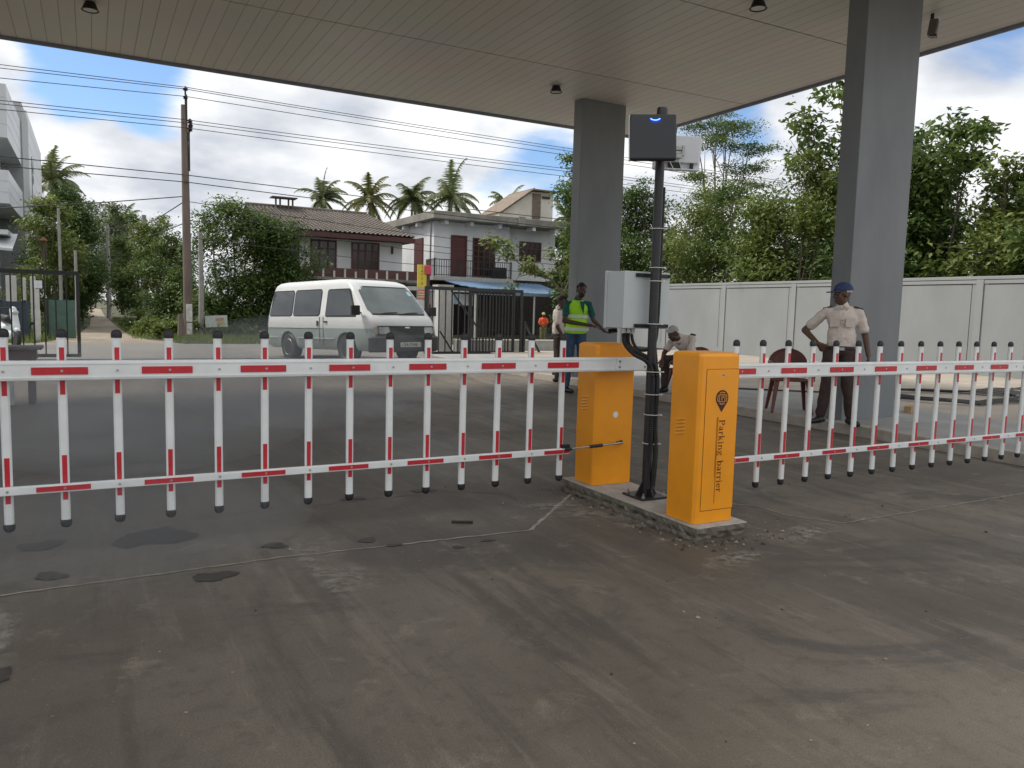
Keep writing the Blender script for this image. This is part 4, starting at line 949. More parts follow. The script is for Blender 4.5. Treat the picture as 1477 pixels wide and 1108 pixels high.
# ------------------------------------------------------------------ van
def van():
    t = thing('minibus', 'white and pale green minibus with dark windows turning into the yard', 'van', (5.55, 18.75, 0), R(-73), ry=R(-1.6)); t.scale = (1.05, 1.10, 1.0)
    LV = [ # z, xf, xr, hw
        (.30, 2.20, -2.22, .76), (.36, 2.27, -2.27, .81), (.62, 2.30, -2.29, .842), (.66, 2.26, -2.28, .845), (.80, 2.23, -2.27, .848), (.86, 2.22, -2.27, .848), (1.04, 2.10, -2.25, .842),
        (1.10, 2.03, -2.24, .835), (1.35, 1.80, -2.20, .80), (1.60, 1.57, -2.14, .762), (1.78, 1.40, -2.08, .735), (1.84, 1.30, -2.04, .715), (1.90, 1.12, -1.96, .665), (1.935, .85, -1.8, .56), (1.95, .5, -1.5, .40), (1.955, .2, -1.0, .2)]
    CRX, CRY = .20, .17
    QX = [(0, 'f')]
    def lerp(z, k):
        for a, c in zip(LV[:-1], LV[1:]):
            if a[0] <= z <= c[0]:
                q = (z - a[0]) / (c[0] - a[0]); return a[k] + (c[k] - a[k]) * q
        return LV[-1][k]
    def sx(y, z):      # front surface x
        xf, xr, hw = (lerp(z, k) for k in (1, 2, 3)); c, a = (xf + xr) / 2, (xf - xr) / 2
        dy = abs(y) - (hw - CRY); q = 0 if dy <= 0 else CRX * (1 - math.sqrt(max(0, 1 - (dy / CRY) ** 2)))
        return c + a - q - (y / hw) ** 2 * .07
    def sy(x, z):
        xf, xr, hw = (lerp(z, k) for k in (1, 2, 3)); c, a = (xf + xr) / 2, (xf - xr) / 2
        dx = abs(x - c) - (a - CRX)
        return hw if dx <= 0 else hw - CRY + CRY * math.sqrt(max(0, 1 - (dx / CRX) ** 2))
    b = MB(); vs = []
    def ringpts(c, a, hw):
        q = [(c + a * 0 + (a - CRX) * k / 6, hw) for k in range(0, 7)]                      # side, centre to front
        q += [(c + a - CRX + CRX * math.sin(R(90 * k / 8)), hw - CRY + CRY * math.cos(R(90 * k / 8))) for k in range(1, 9)]
        q += [(c + a, (hw - CRY) * (1 - k / 5)) for k in range(1, 6)]
        fr_ = q + [(x, -y) for x, y in q[:-1][::-1]]
        out = [(x - (.07 * (y / hw) ** 2) * min(1, max(0, (x - (c + a - CRX)) / CRX)), y) for x, y in fr_]
        bk_ = [(2 * c - x, y) for x, y in fr_[1:-1]][::-1]
        return out + bk_
    N = len(ringpts(0, 2, .8))
    for z, xf, xr, hw in LV:
        c, a = (xf + xr) / 2, (xf - xr) / 2
        vs += [(x, y, z) for x, y in ringpts(c, a, hw)]
    fs = []; ms = []
    for i in range(len(LV) - 1):
        for k in range(N):
            fs.append((i * N + k, i * N + (k + 1) % N, (i + 1) * N + (k + 1) % N, (i + 1) * N + k)); ms.append(1 if LV[i + 1][0] <= .805 else 0)
    fs.append(tuple(range(N))[::-1]); ms.append(1); fs.append(tuple((len(LV) - 1) * N + k for k in range(N))); ms.append(0)
    b.v = vs; b.f = fs; b.m = ms
    vw = mat('white van paint', (.66, .67, .66), .25, var=.04, scale=3, coat=.4); vg = mat('pale green van paint', (.30, .37, .35), .3, var=.1, scale=3, coat=.3)
    body = b.build('body', [vw, vg], t, world=False, smooth=True)
    # wheel arches
    cuts = []
    for x in (1.22, -1.20):
        for s_ in (-1, 1):
            c = MB(); c.lathe((x, s_ * .95, .33), [(.385, -.38), (.385, .38)], 32, 'y'); co = c.build('cut', vg); co.parent = t; cuts.append(co)
            md = body.modifiers.new('b', 'BOOLEAN'); md.operation = 'DIFFERENCE'; md.object = co; md.solver = 'EXACT'
    dg = bpy.context.evaluated_depsgraph_get(); dg.update(); me = bpy.data.meshes.new_from_object(body.evaluated_get(dg)); body.modifiers.clear(); body.data = me
    for c in cuts: bpy.data.objects.remove(c)
    glass = mat('dark tinted glass', (.025, .032, .034), .06, var=.3, scale=2.5, spec=.8)
    wsg = mat('windscreen glass', (.085, .115, .115), .08, var=.35, scale=1.6, spec=.9)
    trim = mat('black window rubber', (.012, .012, .012), .5)
    def rrect(x0, x1, z0, z1, r_, sl0=0, sl1=0, n_=5):
        P = []
        for cx_, cz_, a0 in ((x1 - r_, z1 - r_, 0), (x0 + r_, z1 - r_, 90), (x0 + r_, z0 + r_, 180), (x1 - r_, z0 + r_, 270)):
            for k in range(n_ + 1):
                a = R(a0 + 90 * k / n_); x, z = cx_ + r_ * math.cos(a), cz_ + r_ * math.sin(a)
                q = (z - z0) / (z1 - z0); x += (sl1 * q if x > (x0 + x1) / 2 else sl0 * q); P.append((x, z))
        return P
    def sidep(name, poly, s_, off, m, par, gridn=1):
        b = MB(); cz_ = sum(p[1] for p in poly) / len(poly); cx_ = sum(p[0] for p in poly) / len(poly)
        pts = []
        # dense outline, then concentric rings so the panel follows the body
        rings = []
        for k in (1, .8, .55, .28): rings.append([(cx_ + (x - cx_) * k, cz_ + (z - cz_) * k) for x, z in poly])
        n0 = len(poly)
        for rg in rings: pts += [(x, s_ * (sy(x, z) + off), z) for x, z in rg]
        pts.append((cx_, s_ * (sy(cx_, cz_) + off), cz_)); f_ = []
        for i in range(len(rings) - 1):
            for k in range(n0): f_.append((i * n0 + k, i * n0 + (k + 1) % n0, (i + 1) * n0 + (k + 1) % n0, (i + 1) * n0 + k))
        L0 = (len(rings) - 1) * n0
        for k in range(n0): f_.append((L0 + k, L0 + (k + 1) % n0, len(pts) - 1))
        # rim so the pane has thickness
        o_ = len(pts); pts += [(x, s_ * (sy(x, z) - .004), z) for x, z in poly]; f_ += [(k, (k + 1) % n0, o_ + (k + 1) % n0, o_ + k) for k in range(n0)]
        b.add(pts, f_); o = b.build(name, m, None, smooth=True); o.parent = par; return o
    def frontp(name, y0, y1, zb, zt, off, m, par, ny=24, nz=8, corner=.08):
        b = MB(); pts = []
        for j in range(nz + 1):
            for i in range(ny + 1):
                v = j / nz; u_ = i / ny; z = zb + (zt - zb) * v
                hh = min(v, 1 - v) * (zt - zb); ins = corner * (1 - math.sqrt(max(0, 1 - (1 - min(1, hh / corner)) ** 2))) if corner else 0
                wy = lerp(z, 3) / lerp(zb, 3); Y0, Y1 = y0 * wy + ins, y1 * wy - ins; y = Y0 + (Y1 - Y0) * u_
                pts.append((sx(y, z) + off, y, z))
        b.add(pts, [(j * (ny + 1) + i, j * (ny + 1) + i + 1, (j + 1) * (ny + 1) + i + 1, (j + 1) * (ny + 1) + i) for j in range(nz) for i in range(ny)])
        o = b.build(name, m, None, smooth=True); o.parent = par; return o
    for s_ in (-1, 1):
        for (x0, x1, sl0, sl1) in ((-2.05, -1.02, .08, 0), (-.94, .18, 0, 0.0)):
            fo = sidep('window', rrect(x0 - .025, x1 + .025, 1.075, 1.715, .09, sl0, sl1), s_, .003, trim, t); sidep('pane', rrect(x0, x1, 1.10, 1.69, .07, sl0, sl1), s_, .008, glass, fo)
        fo = sidep('front_window', rrect(.42, 1.66, 1.055, 1.70, .07, 0, -.36), s_, .003, trim, t); sidep('pane', rrect(.45, 1.61, 1.09, 1.67, .05, 0, -.36), s_, .008, glass, fo)
        b = MB(); b.box(.35, .362, s_ * (.843), s_ * .852, .40, 1.06); b.box(.20, .212, s_ * .845, s_ * .852, .45, 1.06)
        b.box(-2.05, .3, s_ * .846, s_ * .853, .785, .795); b.build('door_seam', trim, t, world=False)
        b = MB(); b.box(-2.05, -1.65, s_ * .838, s_ * .858, .555, .572); b.box(-.75, .8, s_ * .842, s_ * .858, .555, .572); b.build('side_moulding', mat('pale moulding', (.6, .62, .6), .4), t, world=False)
        b = MB(); b.box(.40, .52, s_ * .845, s_ * .872, .93, .965); b.build('door_handle', trim, t, world=False, bevel=.006)
        b = MB(); b.box(.10, .16, s_ * .845, s_ * .870, .85, .97); b.build('door_handle', trim, t, world=False, bevel=.006)
        b = MB(); b.obox((1.82, s_ * .98, 1.20), (.045, .085, .105), (0, 0, s_ * R(14))); b.tube([(1.78, s_ * .80, 1.14), (1.80, s_ * .92, 1.17)], .018, 8); mi = b.build('wing_mirror', trim, t, world=False, bevel=.02)
        # headlights and grille corner
        b = MB()
    dark = mat('dark grey bumper plastic', (.045, .047, .047), .5, var=.1)
    frontp('windscreen_rubber', -.775, .775, 1.10, 1.76, .003, trim, t, corner=.10)
    ws = frontp('windscreen', -.735, .735, 1.135, 1.73, .009, wsg, t, corner=.08)
    frontp('grille', -.815, .815, .60, .865, .006, dark, t, corner=.02)
    b = MB()
    for z in (.70, .745, .79): b.add([(sx(y, z) + .012, y, z) for y in np.linspace(-.42, .42, 13)] + [(sx(y, z) + .012, y, z + .014) for y in np.linspace(-.42, .42, 13)], [(i, i + 1, 14 + i, 13 + i) for i in range(12)])
    b.build('grille_bars', mat('grille bar', (.10, .10, .10), .35), t, world=False)
    b = MB(); b.ell((sx(0, .81) + .012, 0, .822), (.006, .075, .022), 14); b.build('badge', mat('chrome', (.6, .6, .6), .2, metal=.9), t, world=False, smooth=True)
    hl = mat('headlamp glass', (.45, .47, .46), .08, spec=.9); ind = mat('clear indicator', (.50, .42, .33), .15)
    for s_ in (-1, 1):
        q = frontp('headlight', *sorted((s_ * .44, s_ * .685)), .69, .835, .012, hl, t, ny=8, nz=4, corner=.012)
        frontp('indicator', *sorted((s_ * .70, s_ * .805)), .69, .835, .010, ind, t, ny=6, nz=4, corner=.01)
        b = MB(); b.lathe((sx(.6, .48) + .012, s_ * .58, .48), [(.001, -.02), (.045, -.02), (.045, .004), (0, .010)], 16, 'x'); b.build('fog_lamp', hl, t, world=False, smooth=True)
    b = MB(); pts = []
    for z, o_ in ((.285, .0), (.32, .035), (.60, .04), (.635, .012)):
        rg_ = [q for q in ringpts(0, 2.285, .845 + o_) if q[0] > 2.06][:]
        hi_ = [q for q in rg_ if q[1] >= 0]; lo_ = [q for q in rg_ if q[1] < 0]
        rr2 = sorted(hi_, key=lambda q: (q[0] - 9 * q[1])) if False else rg_
        pts += [(x + o_, y, z) for x, y in rr2]; K_ = len(rr2)
    b.add(pts, [(j * K_ + i, j * K_ + i + 1, (j + 1) * K_ + i + 1, (j + 1) * K_ + i) for j in range(3) for i in range(K_ - 1)]); b.build('bumper', dark, t, world=False, smooth=True)
    b = MB(); b.box(2.345, 2.357, -.26, .26, .395, .505); pl = b.build('number_plate', mat('number plate', (.62, .62, .60), .5), t, world=False, bevel=.003)
    cu = bpy.data.curves.new('plate_text', 'FONT'); cu.body = '54-7546'; cu.size = .10; cu.align_x = 'CENTER'; cu.align_y = 'CENTER'; cu.extrude = .001
    ct_ = bpy.data.objects.new('plate_text', cu); COL.objects.link(ct_); dg = bpy.context.evaluated_depsgraph_get(); dg.update()
    me = bpy.data.meshes.new_from_object(ct_.evaluated_get(dg)); bpy.data.objects.remove(ct_)
    po = bpy.data.objects.new('plate_digits', me); COL.objects.link(po); me.materials.append(black_rub); po.parent = pl; po.location = (2.359, 0, .45); po.rotation_euler = (R(90), 0, R(90))
    for y0, y1, xo in ((-.05, .46, 0), (-.58, -.08, 0)):
        b = MB(); b.tube([(sx(y0, 1.12) + .03, y0, 1.115), (sx((y0 + y1) / 2, 1.15) + .022, (y0 + y1) / 2, 1.155), (sx(y1, 1.16) + .018, y1, 1.165)], .007, 6); b.build('wiper', trim, t, world=False)
    b = MB(); b.add([(sx(y, z) + .012, y, z) for z, y in ((1.56, .50), (1.56, .60), (1.66, .50), (1.66, .59))], [(0, 1, 3, 2)]); b.build('windscreen_sticker', mat('pale blue sticker', (.4, .65, .7), .5), t, world=False)
    for x in (1.22, -1.20):
        for s_ in (-1, 1):
            c0 = (x, s_ * .735, .33 if x > 0 else .33)
            b = MB(); b.lathe(c0, [(.19, -.10), (.30, -.10), (.325, -.075), (.325, .075), (.30, .10), (.19, .10)], 32, 'y'); wh = b.build('wheel', black_rub, t, world=False, smooth=True)
            b = MB(); b.lathe((x, s_ * .735, .33), [(0, .085 * s_), (.05, .10 * s_), (.06, .085 * s_), (.12, .06 * s_), (.17, .085 * s_), (.195, .104 * s_), (.21, .09 * s_), (.18, 0), (0, 0)], 28, 'y')
            rm = b.build('rim', mat('silver rim', (.42, .43, .42), .4, metal=.5), None, smooth=True); rm.parent = wh
    return t
van()

# ------------------------------------------------------------------ scooter at the left edge and the small stand
t = thing('scooter', 'white scooter parked behind the left gate at the picture edge', 'scooter', (-1.95, 25.0, 0), R(-70))
for x in (-.62, .62):
    b = MB(); b.lathe((x, 0, .26), [(.13, -.05), (.23, -.05), (.26, -.02), (.26, .02), (.23, .05), (.13, .05)], 24, 'y'); wq = b.build('wheel', black_rub, t, world=False, smooth=True)
    b = MB(); b.lathe((x, 0, .26), [(0, -.04), (.13, -.035), (.13, .035), (0, .04)], 16, 'y'); q = b.build('rim', steel, None, smooth=True); q.parent = wq
b = MB(); b.cap((.60, 0, .55), (.40, 0, 1.0), .10, .09); b.cap((.45, 0, .35), (-.2, 0, .30), .11, .13); b.cap((-.2, 0, .45), (-.75, 0, .62), .17, .10); b.cap((.62, 0, .50), (.72, 0, .46), .08, .07)
q = b.build('fairing', mat('white scooter plastic', (.62, .66, .66), .3), t, world=False); remesh(q, .02, 3)
b = MB(); b.cap((-.05, 0, .74), (-.62, 0, .78), .11, .09); q = b.build('seat', black_rub, t, world=False); remesh(q, .02, 2)
b = MB(); b.tube([(.36, -.33, 1.02), (.42, -.1, 1.05), (.42, .1, 1.05), (.36, .33, 1.02)], .018, 8); b.build('handlebar', black_rub, t, world=False, smooth=True)
b = MB(); b.ell((.56, 0, .93), (.05, .09, .06), 12); b.build('headlight', mat('scooter lamp', (.5, .52, .52), .1), t, world=False, smooth=True)
for s_ in (-1, 1):
    b = MB(); b.tube([(.40, .2 * s_, 1.05), (.38, .27 * s_, 1.2)], .008, 6); b.ell((.38, .28 * s_, 1.23), (.015, .05, .035), 10); b.build('mirror', black_rub, t, world=False, smooth=True)
redw = mat('dark red wood', (.06, .018, .015), .6, var=.3); t = thing('wooden_stand', 'dark wooden stand with a grey top at the left edge behind the boom', 'stand', (-.78, 11.7, 0))
b = MB(); b.box(-1.12, -.55, 11.45, 11.95, .69, .73); b.build('top', mat('weathered grey top', (.16, .15, .14), .8), t, bevel=.01)
b = MB(); b.box(-1.02, -.62, 11.52, 11.88, .56, .69); b.build('apron', redw, t, bevel=.005)
for x in (-1.0, -.68):
    for y in (11.54, 11.84): b = MB(); b.box(x - .035, x + .035, y - .035, y + .035, 0, .56); b.build('leg', redw, t, bevel=.005)
b = MB(); b.box(-.98, -.86, 11.40, 11.50, .0, .30); b.box(-.985, -.855, 11.395, 11.505, .06, .08); tag(b.build('paint_can', mat('pale can', (.45, .48, .47), .4), bevel=.01), 'pale canister standing at the foot of the wooden stand', 'canister')
# ------------------------------------------------------------------ gates
gate_m = mat('black gate steel', (.020, .022, .024), .45, var=.2)
def gate(label, x0, x1, y, z0, z1, step, fr=.055, extra=None):
    t = thing('bar_gate', label, 'gate', ((x0 + x1) / 2, y, 0)); b = MB()
    b.box(x0, x1, y - fr / 2, y + fr / 2, z1 - .09, z1); b.box(x0, x1, y - fr / 2, y + fr / 2, z0, z0 + .07)
    b.box(x0, x0 + .07, y - fr / 2, y + fr / 2, z0 + .07, z1 - .09); b.box(x1 - .07, x1, y - fr / 2, y + fr / 2, z0 + .07, z1 - .09)
    b.build('frame', gate_m, t)
    x = x0 + .07 + step * .8
    while x < x1 - .1:
        b = MB(); b.box(x - .014, x + .014, y - .014, y + .014, z0 + .07, z1 - .09); b.build('bar', gate_m, t); x += step
    if extra:
        for p, q in extra: b = MB(); b.bar(p, q, .04); b.build('brace', gate_m, t)
    return t
gate('black bar gate slid open at the left edge of the yard', -5.2, -.20, 19.67, .06, 1.93, .205)
gate('black bar gate standing right of the minibus', 8.15, 11.25, 20.3, .06, 1.94, .20, extra=[((8.95, 20.33, 1.85), (9.9, 20.33, .7)), ((8.6, 20.25, .7), (8.95, 20.0, .05))])
gate('second black gate leaf stacked behind the right bar gate', 9.6, 11.1, 20.52, .06, 1.88, .105)
t = thing('gate_prop', 'black slanted steel prop at the end of the right gate', 'prop', (11.5, 20.3, 0)); b = MB()
b.bar((11.33, 20.3, 1.0), (11.85, 20.2, .02), .09, .05); b.bar((11.33, 20.3, 1.0), (11.30, 20.3, .02), .10, .06); b.build('props', gate_m, t)
t = thing('gate_pillar', 'pale square gate pillar seen through the right bar gate', 'pillar', (9.1, 21.5, 0)); b = MB()
b.box(9.02, 9.42, 21.35, 21.7, 0, 1.95); b.build('shaft', mat('pale cement', (.50, .49, .46), .8), t, bevel=.01)
b = MB(); b.box(8.97, 9.47, 21.3, 21.75, 1.952, 2.03); b.build('pillar_cap', mat('cement cap', (.4, .39, .37), .8), t, bevel=.01)
t = thing('low_wall', 'low pale cement wall behind the right gate', 'wall', (11, 21, 0)); b = MB()
b.box(9.45, 14.6, 21.0, 21.22, 0, .40); b.build('wall', mat('cement render', (.36, .355, .33), .85, var=.15), t)
b = MB(); b.box(9.45, 14.62, 20.98, 21.24, .402, .44); b.build('coping', mat('cement coping', (.52, .51, .48), .8), t, bevel=.008)
b = MB(); b.box(-30, 7.7, 19.50, 19.53, .003, .02); b.box(-30, 7.7, 19.62, 19.65, .003, .02); tag(b.build('gate_track', mat('worn steel rail', (.28, .29, .30), .35, metal=.6)), 'pair of steel gate rails laid across the yard entrance', 'rail')

# ------------------------------------------------------------------ leaf crowns
def crown_mesh(name, lobes, nleaf, size, seed, m, ncl=9, spread=.33, droop=.4, aspect=.42, flat=1.0):
    rg = np.random.default_rng(seed); V = []; Fc = []
    vol = np.array([l_[3] * l_[4] * l_[5] for l_ in lobes]) ** .7; vol /= vol.sum()
    C = []
    for l_, k in zip(lobes, vol):
        n_ = max(1, int(nleaf * k)); c = np.array(l_[:3]); r_ = np.array(l_[3:6])
        nc = max(3, int(ncl * max(1, (r_.mean() / .8) ** 1.6)))
        d = rg.normal(size=(nc, 3)); d /= np.linalg.norm(d, axis=1)[:, None]; rad = rg.uniform(.25, 1.08, nc) ** .6
        sub = c + d * rad[:, None] * r_
        wts = rg.uniform(.3, 1.7, nc); wts /= wts.sum()
        idx = rg.choice(nc, n_, p=wts); sr = r_.mean() * spread
        C.append(sub[idx] + rg.normal(size=(n_, 3)) * sr * np.array([1, 1, .62 * flat]))
    C = np.concatenate(C); n_ = len(C)
    th = rg.uniform(0, 2 * np.pi, n_); ax = np.stack([np.cos(th), np.sin(th), -droop + rg.normal(size=n_) * .45], 1); ax /= np.linalg.norm(ax, axis=1)[:, None]
    up = np.stack([rg.normal(size=n_) * .5, rg.normal(size=n_) * .5, np.ones(n_)], 1)
    sd = np.cross(ax, up); sd /= np.linalg.norm(sd, axis=1)[:, None]; nn = np.cross(sd, ax)
    L = size * rg.uniform(.65, 1.3, n_)[:, None]; W = L * aspect
    a = C; b_ = C + ax * L * .45 + sd * W * .5 + nn * L * .06; c_ = C + ax * L - nn * L * .08; d_ = C + ax * L * .45 - sd * W * .5 + nn * L * .06
    V = np.stack([a, b_, c_, d_], 1).reshape(-1, 3)
    me = bpy.data.meshes.new(name); me.vertices.add(len(V)); me.vertices.foreach_set('co', V.astype(np.float32).ravel())
    q = np.arange(n_) * 4; tri = np.stack([q, q + 1, q + 2, q, q + 2, q + 3], 1).reshape(-1)
    me.loops.add(len(tri)); me.loops.foreach_set('vertex_index', tri.astype(np.int32))
    me.polygons.add(len(tri) // 3); me.polygons.foreach_set('loop_start', (np.arange(len(tri) // 3) * 3).astype(np.int32)); me.polygons.foreach_set('loop_total', np.full(len(tri) // 3, 3, np.int32))
    me.materials.append(m); me.update(calc_edges=True); return me

g_dark = leaf_mat('deep green leaf', (.034, .062, .016), (.072, .125, .030), (.15, .205, .055))
g_mid = leaf_mat('mid green leaf', (.048, .085, .022), (.105, .165, .042), (.21, .27, .085))
g_yel = leaf_mat('yellow green leaf', (.075, .112, .028), (.155, .205, .050), (.27, .31, .10))
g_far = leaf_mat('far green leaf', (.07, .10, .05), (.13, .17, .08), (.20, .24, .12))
bark = mat('grey brown bark', (.13, .105, .08), .9, var=.3, scale=6, bump=.5, bscale=18, stretch=(1, 1, .3))
barkp = mat('pale bark', (.26, .235, .20), .9, var=.25, scale=6, bump=.4, bscale=14, stretch=(1, 1, .3))

def limbs(lobes, seed, base_r, fork):
    rd = random.Random(seed); b = MB(); F0 = Vector(fork)
    P = [Vector((0, 0, 0)), F0 * .5 + Vector((rd.uniform(-.1, .1), rd.uniform(-.1, .1), 0)), F0]; b.tube(P, [base_r * 1.2, base_r, base_r * .8], 9)
    for l_ in lobes:
        c = Vector(l_[:3]); mid = F0.lerp(c, .5) + Vector((rd.uniform(-.2, .2), rd.uniform(-.2, .2), -.1 * (c - F0).length))
        b.tube([F0 - Vector((0, 0, .05)), mid, c], [base_r * .5, base_r * .32, base_r * .12], 6)
        for k in range(5):
            e = c + Vector((rd.uniform(-1, 1) * l_[3], rd.uniform(-1, 1) * l_[4], rd.uniform(-.6, 1) * l_[5])) * .85; s_ = mid.lerp(c, rd.uniform(.2, 1))
            b.tube([s_, s_.lerp(e, .5) + Vector((0, 0, .06)), e], [base_r * .16, base_r * .1, base_r * .04], 5)
    return b
def auto_lobes(h, rx, ry, seed, nl=9, low=.25):
    rd = random.Random(seed); out = []
    for k in range(nl):
        z = h * (low + (1 - low) * (k + .5) / nl); q = math.sin(math.pi * min(1, max(.12, (z / h - low * .6) / (1 - low * .6))) ** .8) * .75 + .25
        a = rd.uniform(0, 6.28); s_ = rd.uniform(.35, .55) * (q * .6 + .4)
        out.append((math.cos(a) * rx * .5 * q, math.sin(a) * ry * .5 * q, min(z, h - s_ * rx * .5), rx * s_, ry * s_, min(h * .2, rx * s_ * .9)))
    return out
def tree(label, loc, lobes, nleaf, size, seed, m, bk=bark, br=.10, fork=(0, 0, 1.2), name='tree', group=None, **k):
    t = thing(name, label, 'tree', loc, 0, group)
    b = limbs(lobes, seed, br, fork); b.build('trunk', bk, t, world=False, smooth=True)
    o = bpy.data.objects.new('crown', crown_mesh('crown', lobes, nleaf, size, seed, m, **k)); COL.objects.link(o); o.parent = t
    return t
# behind the boundary wall, from left to right in the picture
tree('leafy tree just left of the far column, beside the white house', (19.6, 30.2, 0), [(0, 0, 6.9, 1.0, 1.0, 1.0), (.5, .3, 5.6, 1.2, 1, .9), (-.5, 0, 7.9, .6, .6, .6), (-.1, -.2, 4.3, .9, .9, .8), (.9, 0, 3.0, 1.1, 1, .8), (.2, .3, 2.2, .8, .8, .6)], 7000, .21, 11, g_mid, fork=(.2, 0, 2.6), group='trees around the yard')
tree('dense tree seen between the far column and the black pole', (20.7, 27.5, 0), auto_lobes(6.9, 2.6, 2.6, 12, 12), 17000, .17, 12, g_dark, group='trees behind the boundary wall')
tree('dense tree directly behind the white antenna and pole', (21.0, 24.0, 0), auto_lobes(6.0, 2.7, 2.6, 13, 12, .2), 16000, .15, 13, g_yel, group='trees behind the boundary wall')
air = [(0, 0, 9.0, 1.5, 1.5, .30), (-1.1, -.5, 8.2, 1.1, 1.1, .22), (1.1, -.2, 8.3, 1.1, 1.1, .25), (.2, -.8, 7.4, 1.1, 1.1, .22), (-.9, .3, 7.0, 1.1, 1, .2), (1.2, .2, 6.9, 1, 1, .22), (0, 0, 6.2, 1.3, 1.2, .25), (-.4, .2, 9.6, .8, .8, .22), (.9, .5, 9.4, .7, .7, .18), (-1.5, .2, 9.0, .6, .6, .15)]
tree('tall airy tree with thin bare limbs and flat sprays of tiny leaves', (23.4, 25.2, 0), air, 14000, .11, 14, g_mid, bk=barkp, br=.11, fork=(.1, 0, 4.4), spread=.30, flat=.35, ncl=16, droop=.1, group='trees behind the boundary wall')
tree('bushy yellow green tree in front of the airy tree', (20.9, 21.6, 0), auto_lobes(6.1, 2.5, 2.4, 15, 12, .2), 16000, .16, 15, g_mid, group='trees behind the boundary wall')
tree('bushy tree over the wall left of the near column', (20.9, 18.8, 0), auto_lobes(6.6, 2.3, 2.3, 16, 12, .2), 15000, .18, 16, g_yel, group='trees behind the boundary wall')
big = [(0, 0, 8.6, .7, .7, .6), (-.6, .9, 8.1, .6, .6, .35), (.2, -.5, 7.4, .9, .9, .6), (-.2, .8, 7.0, .8, .8, .5), (.2, 0, 6.0, 1.1, 1.1, .7), (0, 0, 9.2, .4, .4, .35), (.4, .2, 4.8, 1.2, 1.2, .8), (-.1, 1.5, 7.9, .4, .4, .25)]
tree('tall broad leaved tree rising against the sky beside the near column', (21.8, 18.1, 0), big, 2300, .27, 17, g_mid, br=.12, fork=(.1, 0, 3.6), aspect=.5, spread=.45, group='trees behind the boundary wall')
tree('tree hidden mostly behind the near column', (21.4, 15.9, 0), auto_lobes(6.9, 2.2, 2.3, 18, 12, .2), 13000, .19, 18, g_dark, group='trees behind the boundary wall')
tree('round topped broad leaved tree right of the near column', (21.2, 13.9, 0), auto_lobes(6.9, 2.2, 2.2, 19, 13, .15), 11000, .23, 19, g_mid, aspect=.5, group='trees behind the boundary wall')
tree('loose lower tree between the round tree and the right edge', (21.6, 12.3, 0), auto_lobes(5.6, 2.0, 1.9, 20, 11, .2), 9000, .20, 20, g_yel, aspect=.5, group='trees behind the boundary wall')
tree('tree at the right edge leaning over the wall', (21.2, 10.6, 0), auto_lobes(6.1, 2.1, 2.0, 21, 11, .2), 10000, .20, 21, g_mid, aspect=.5, group='trees behind the boundary wall')
tree('olive green tree farthest right behind the wall', (22.5, 8.6, 0), auto_lobes(6.6, 2.4, 2.4, 22, 11, .2), 9000, .20, 22, g_yel, aspect=.5, group='trees behind the boundary wall')
for k, (x, y) in enumerate(((26, 31), (28, 24), (27.5, 18.5), (27, 14.5), (28, 10))):
    tree(['background tree far behind the wall, nearest the far column', 'background tree far behind the airy tree', 'background tree far behind the broad leaved tree', 'background tree far behind the round topped tree', 'background tree far behind the right edge'][k], (x, y, 0), auto_lobes(5.6 + .5 * (k % 2), 3.2, 3.2, 30 + k, 9, .15), 6000, .26, 30 + k, g_far, group='background trees behind the wall')
tree('pale leafy tree between the white house and the far column', (24.2, 38.5, 0), auto_lobes(6.3, 1.9, 1.9, 23, 10, .08), 9000, .24, 23, g_yel, group='trees around the yard')
tree('low tree behind the wall end by the far column', (20.2, 31.8, 0), auto_lobes(3.6, 1.4, 1.4, 24, 8, .08), 6000, .2, 24, g_mid, group='trees around the yard')
# branch tree in front of the white house
t = thing('sapling', 'young broad leaved tree whose branch crosses the white house front', 'tree', (16.55, 26.0, 0))
b = MB(); b.tube([(0, 0, 0), (-.15, 0, 1.2), (-.35, 0, 2.0), (-.9, 0, 2.55), (-1.8, 0, 2.75), (-2.6, .1, 3.3), (-3.2, .1, 3.9)], [.06, .05, .045, .035, .028, .018, .008], 7)
b.tube([(-.35, 0, 2.0), (-.6, 0, 2.9), (-1.0, 0, 3.5)], [.03, .02, .008], 6); b.tube([(-1.8, 0, 2.75), (-2.3, .1, 2.6), (-2.7, 0, 2.2)], [.02, .014, .006], 6); b.tube([(-.3, 0, 2.1), (0, 0, 2.9), (.2, 0, 3.3)], [.025, .02, .008], 6)
b.build('trunk', bark, t, world=False, smooth=True)
lb = [(-3.2, .1, 3.95, .45, .3, .28), (-2.7, .1, 3.5, .42, .3, .22), (-2.1, .1, 3.1, .4, .3, .28), (-1.7, 0, 3.0, .35, .3, .2), (-2.7, 0, 2.2, .3, .2, .2), (-1.3, 0, 2.75, .3, .2, .2), (-1.0, 0, 3.5, .2, .2, .2), (.2, 0, 3.4, .4, .3, .25), (-.1, 0, 3.1, .3, .3, .2)]
o = bpy.data.objects.new('crown', crown_mesh('crown', lb, 900, .20, 40, g_yel, spread=.5, aspect=.5, ncl=5)); COL.objects.link(o); o.parent = t

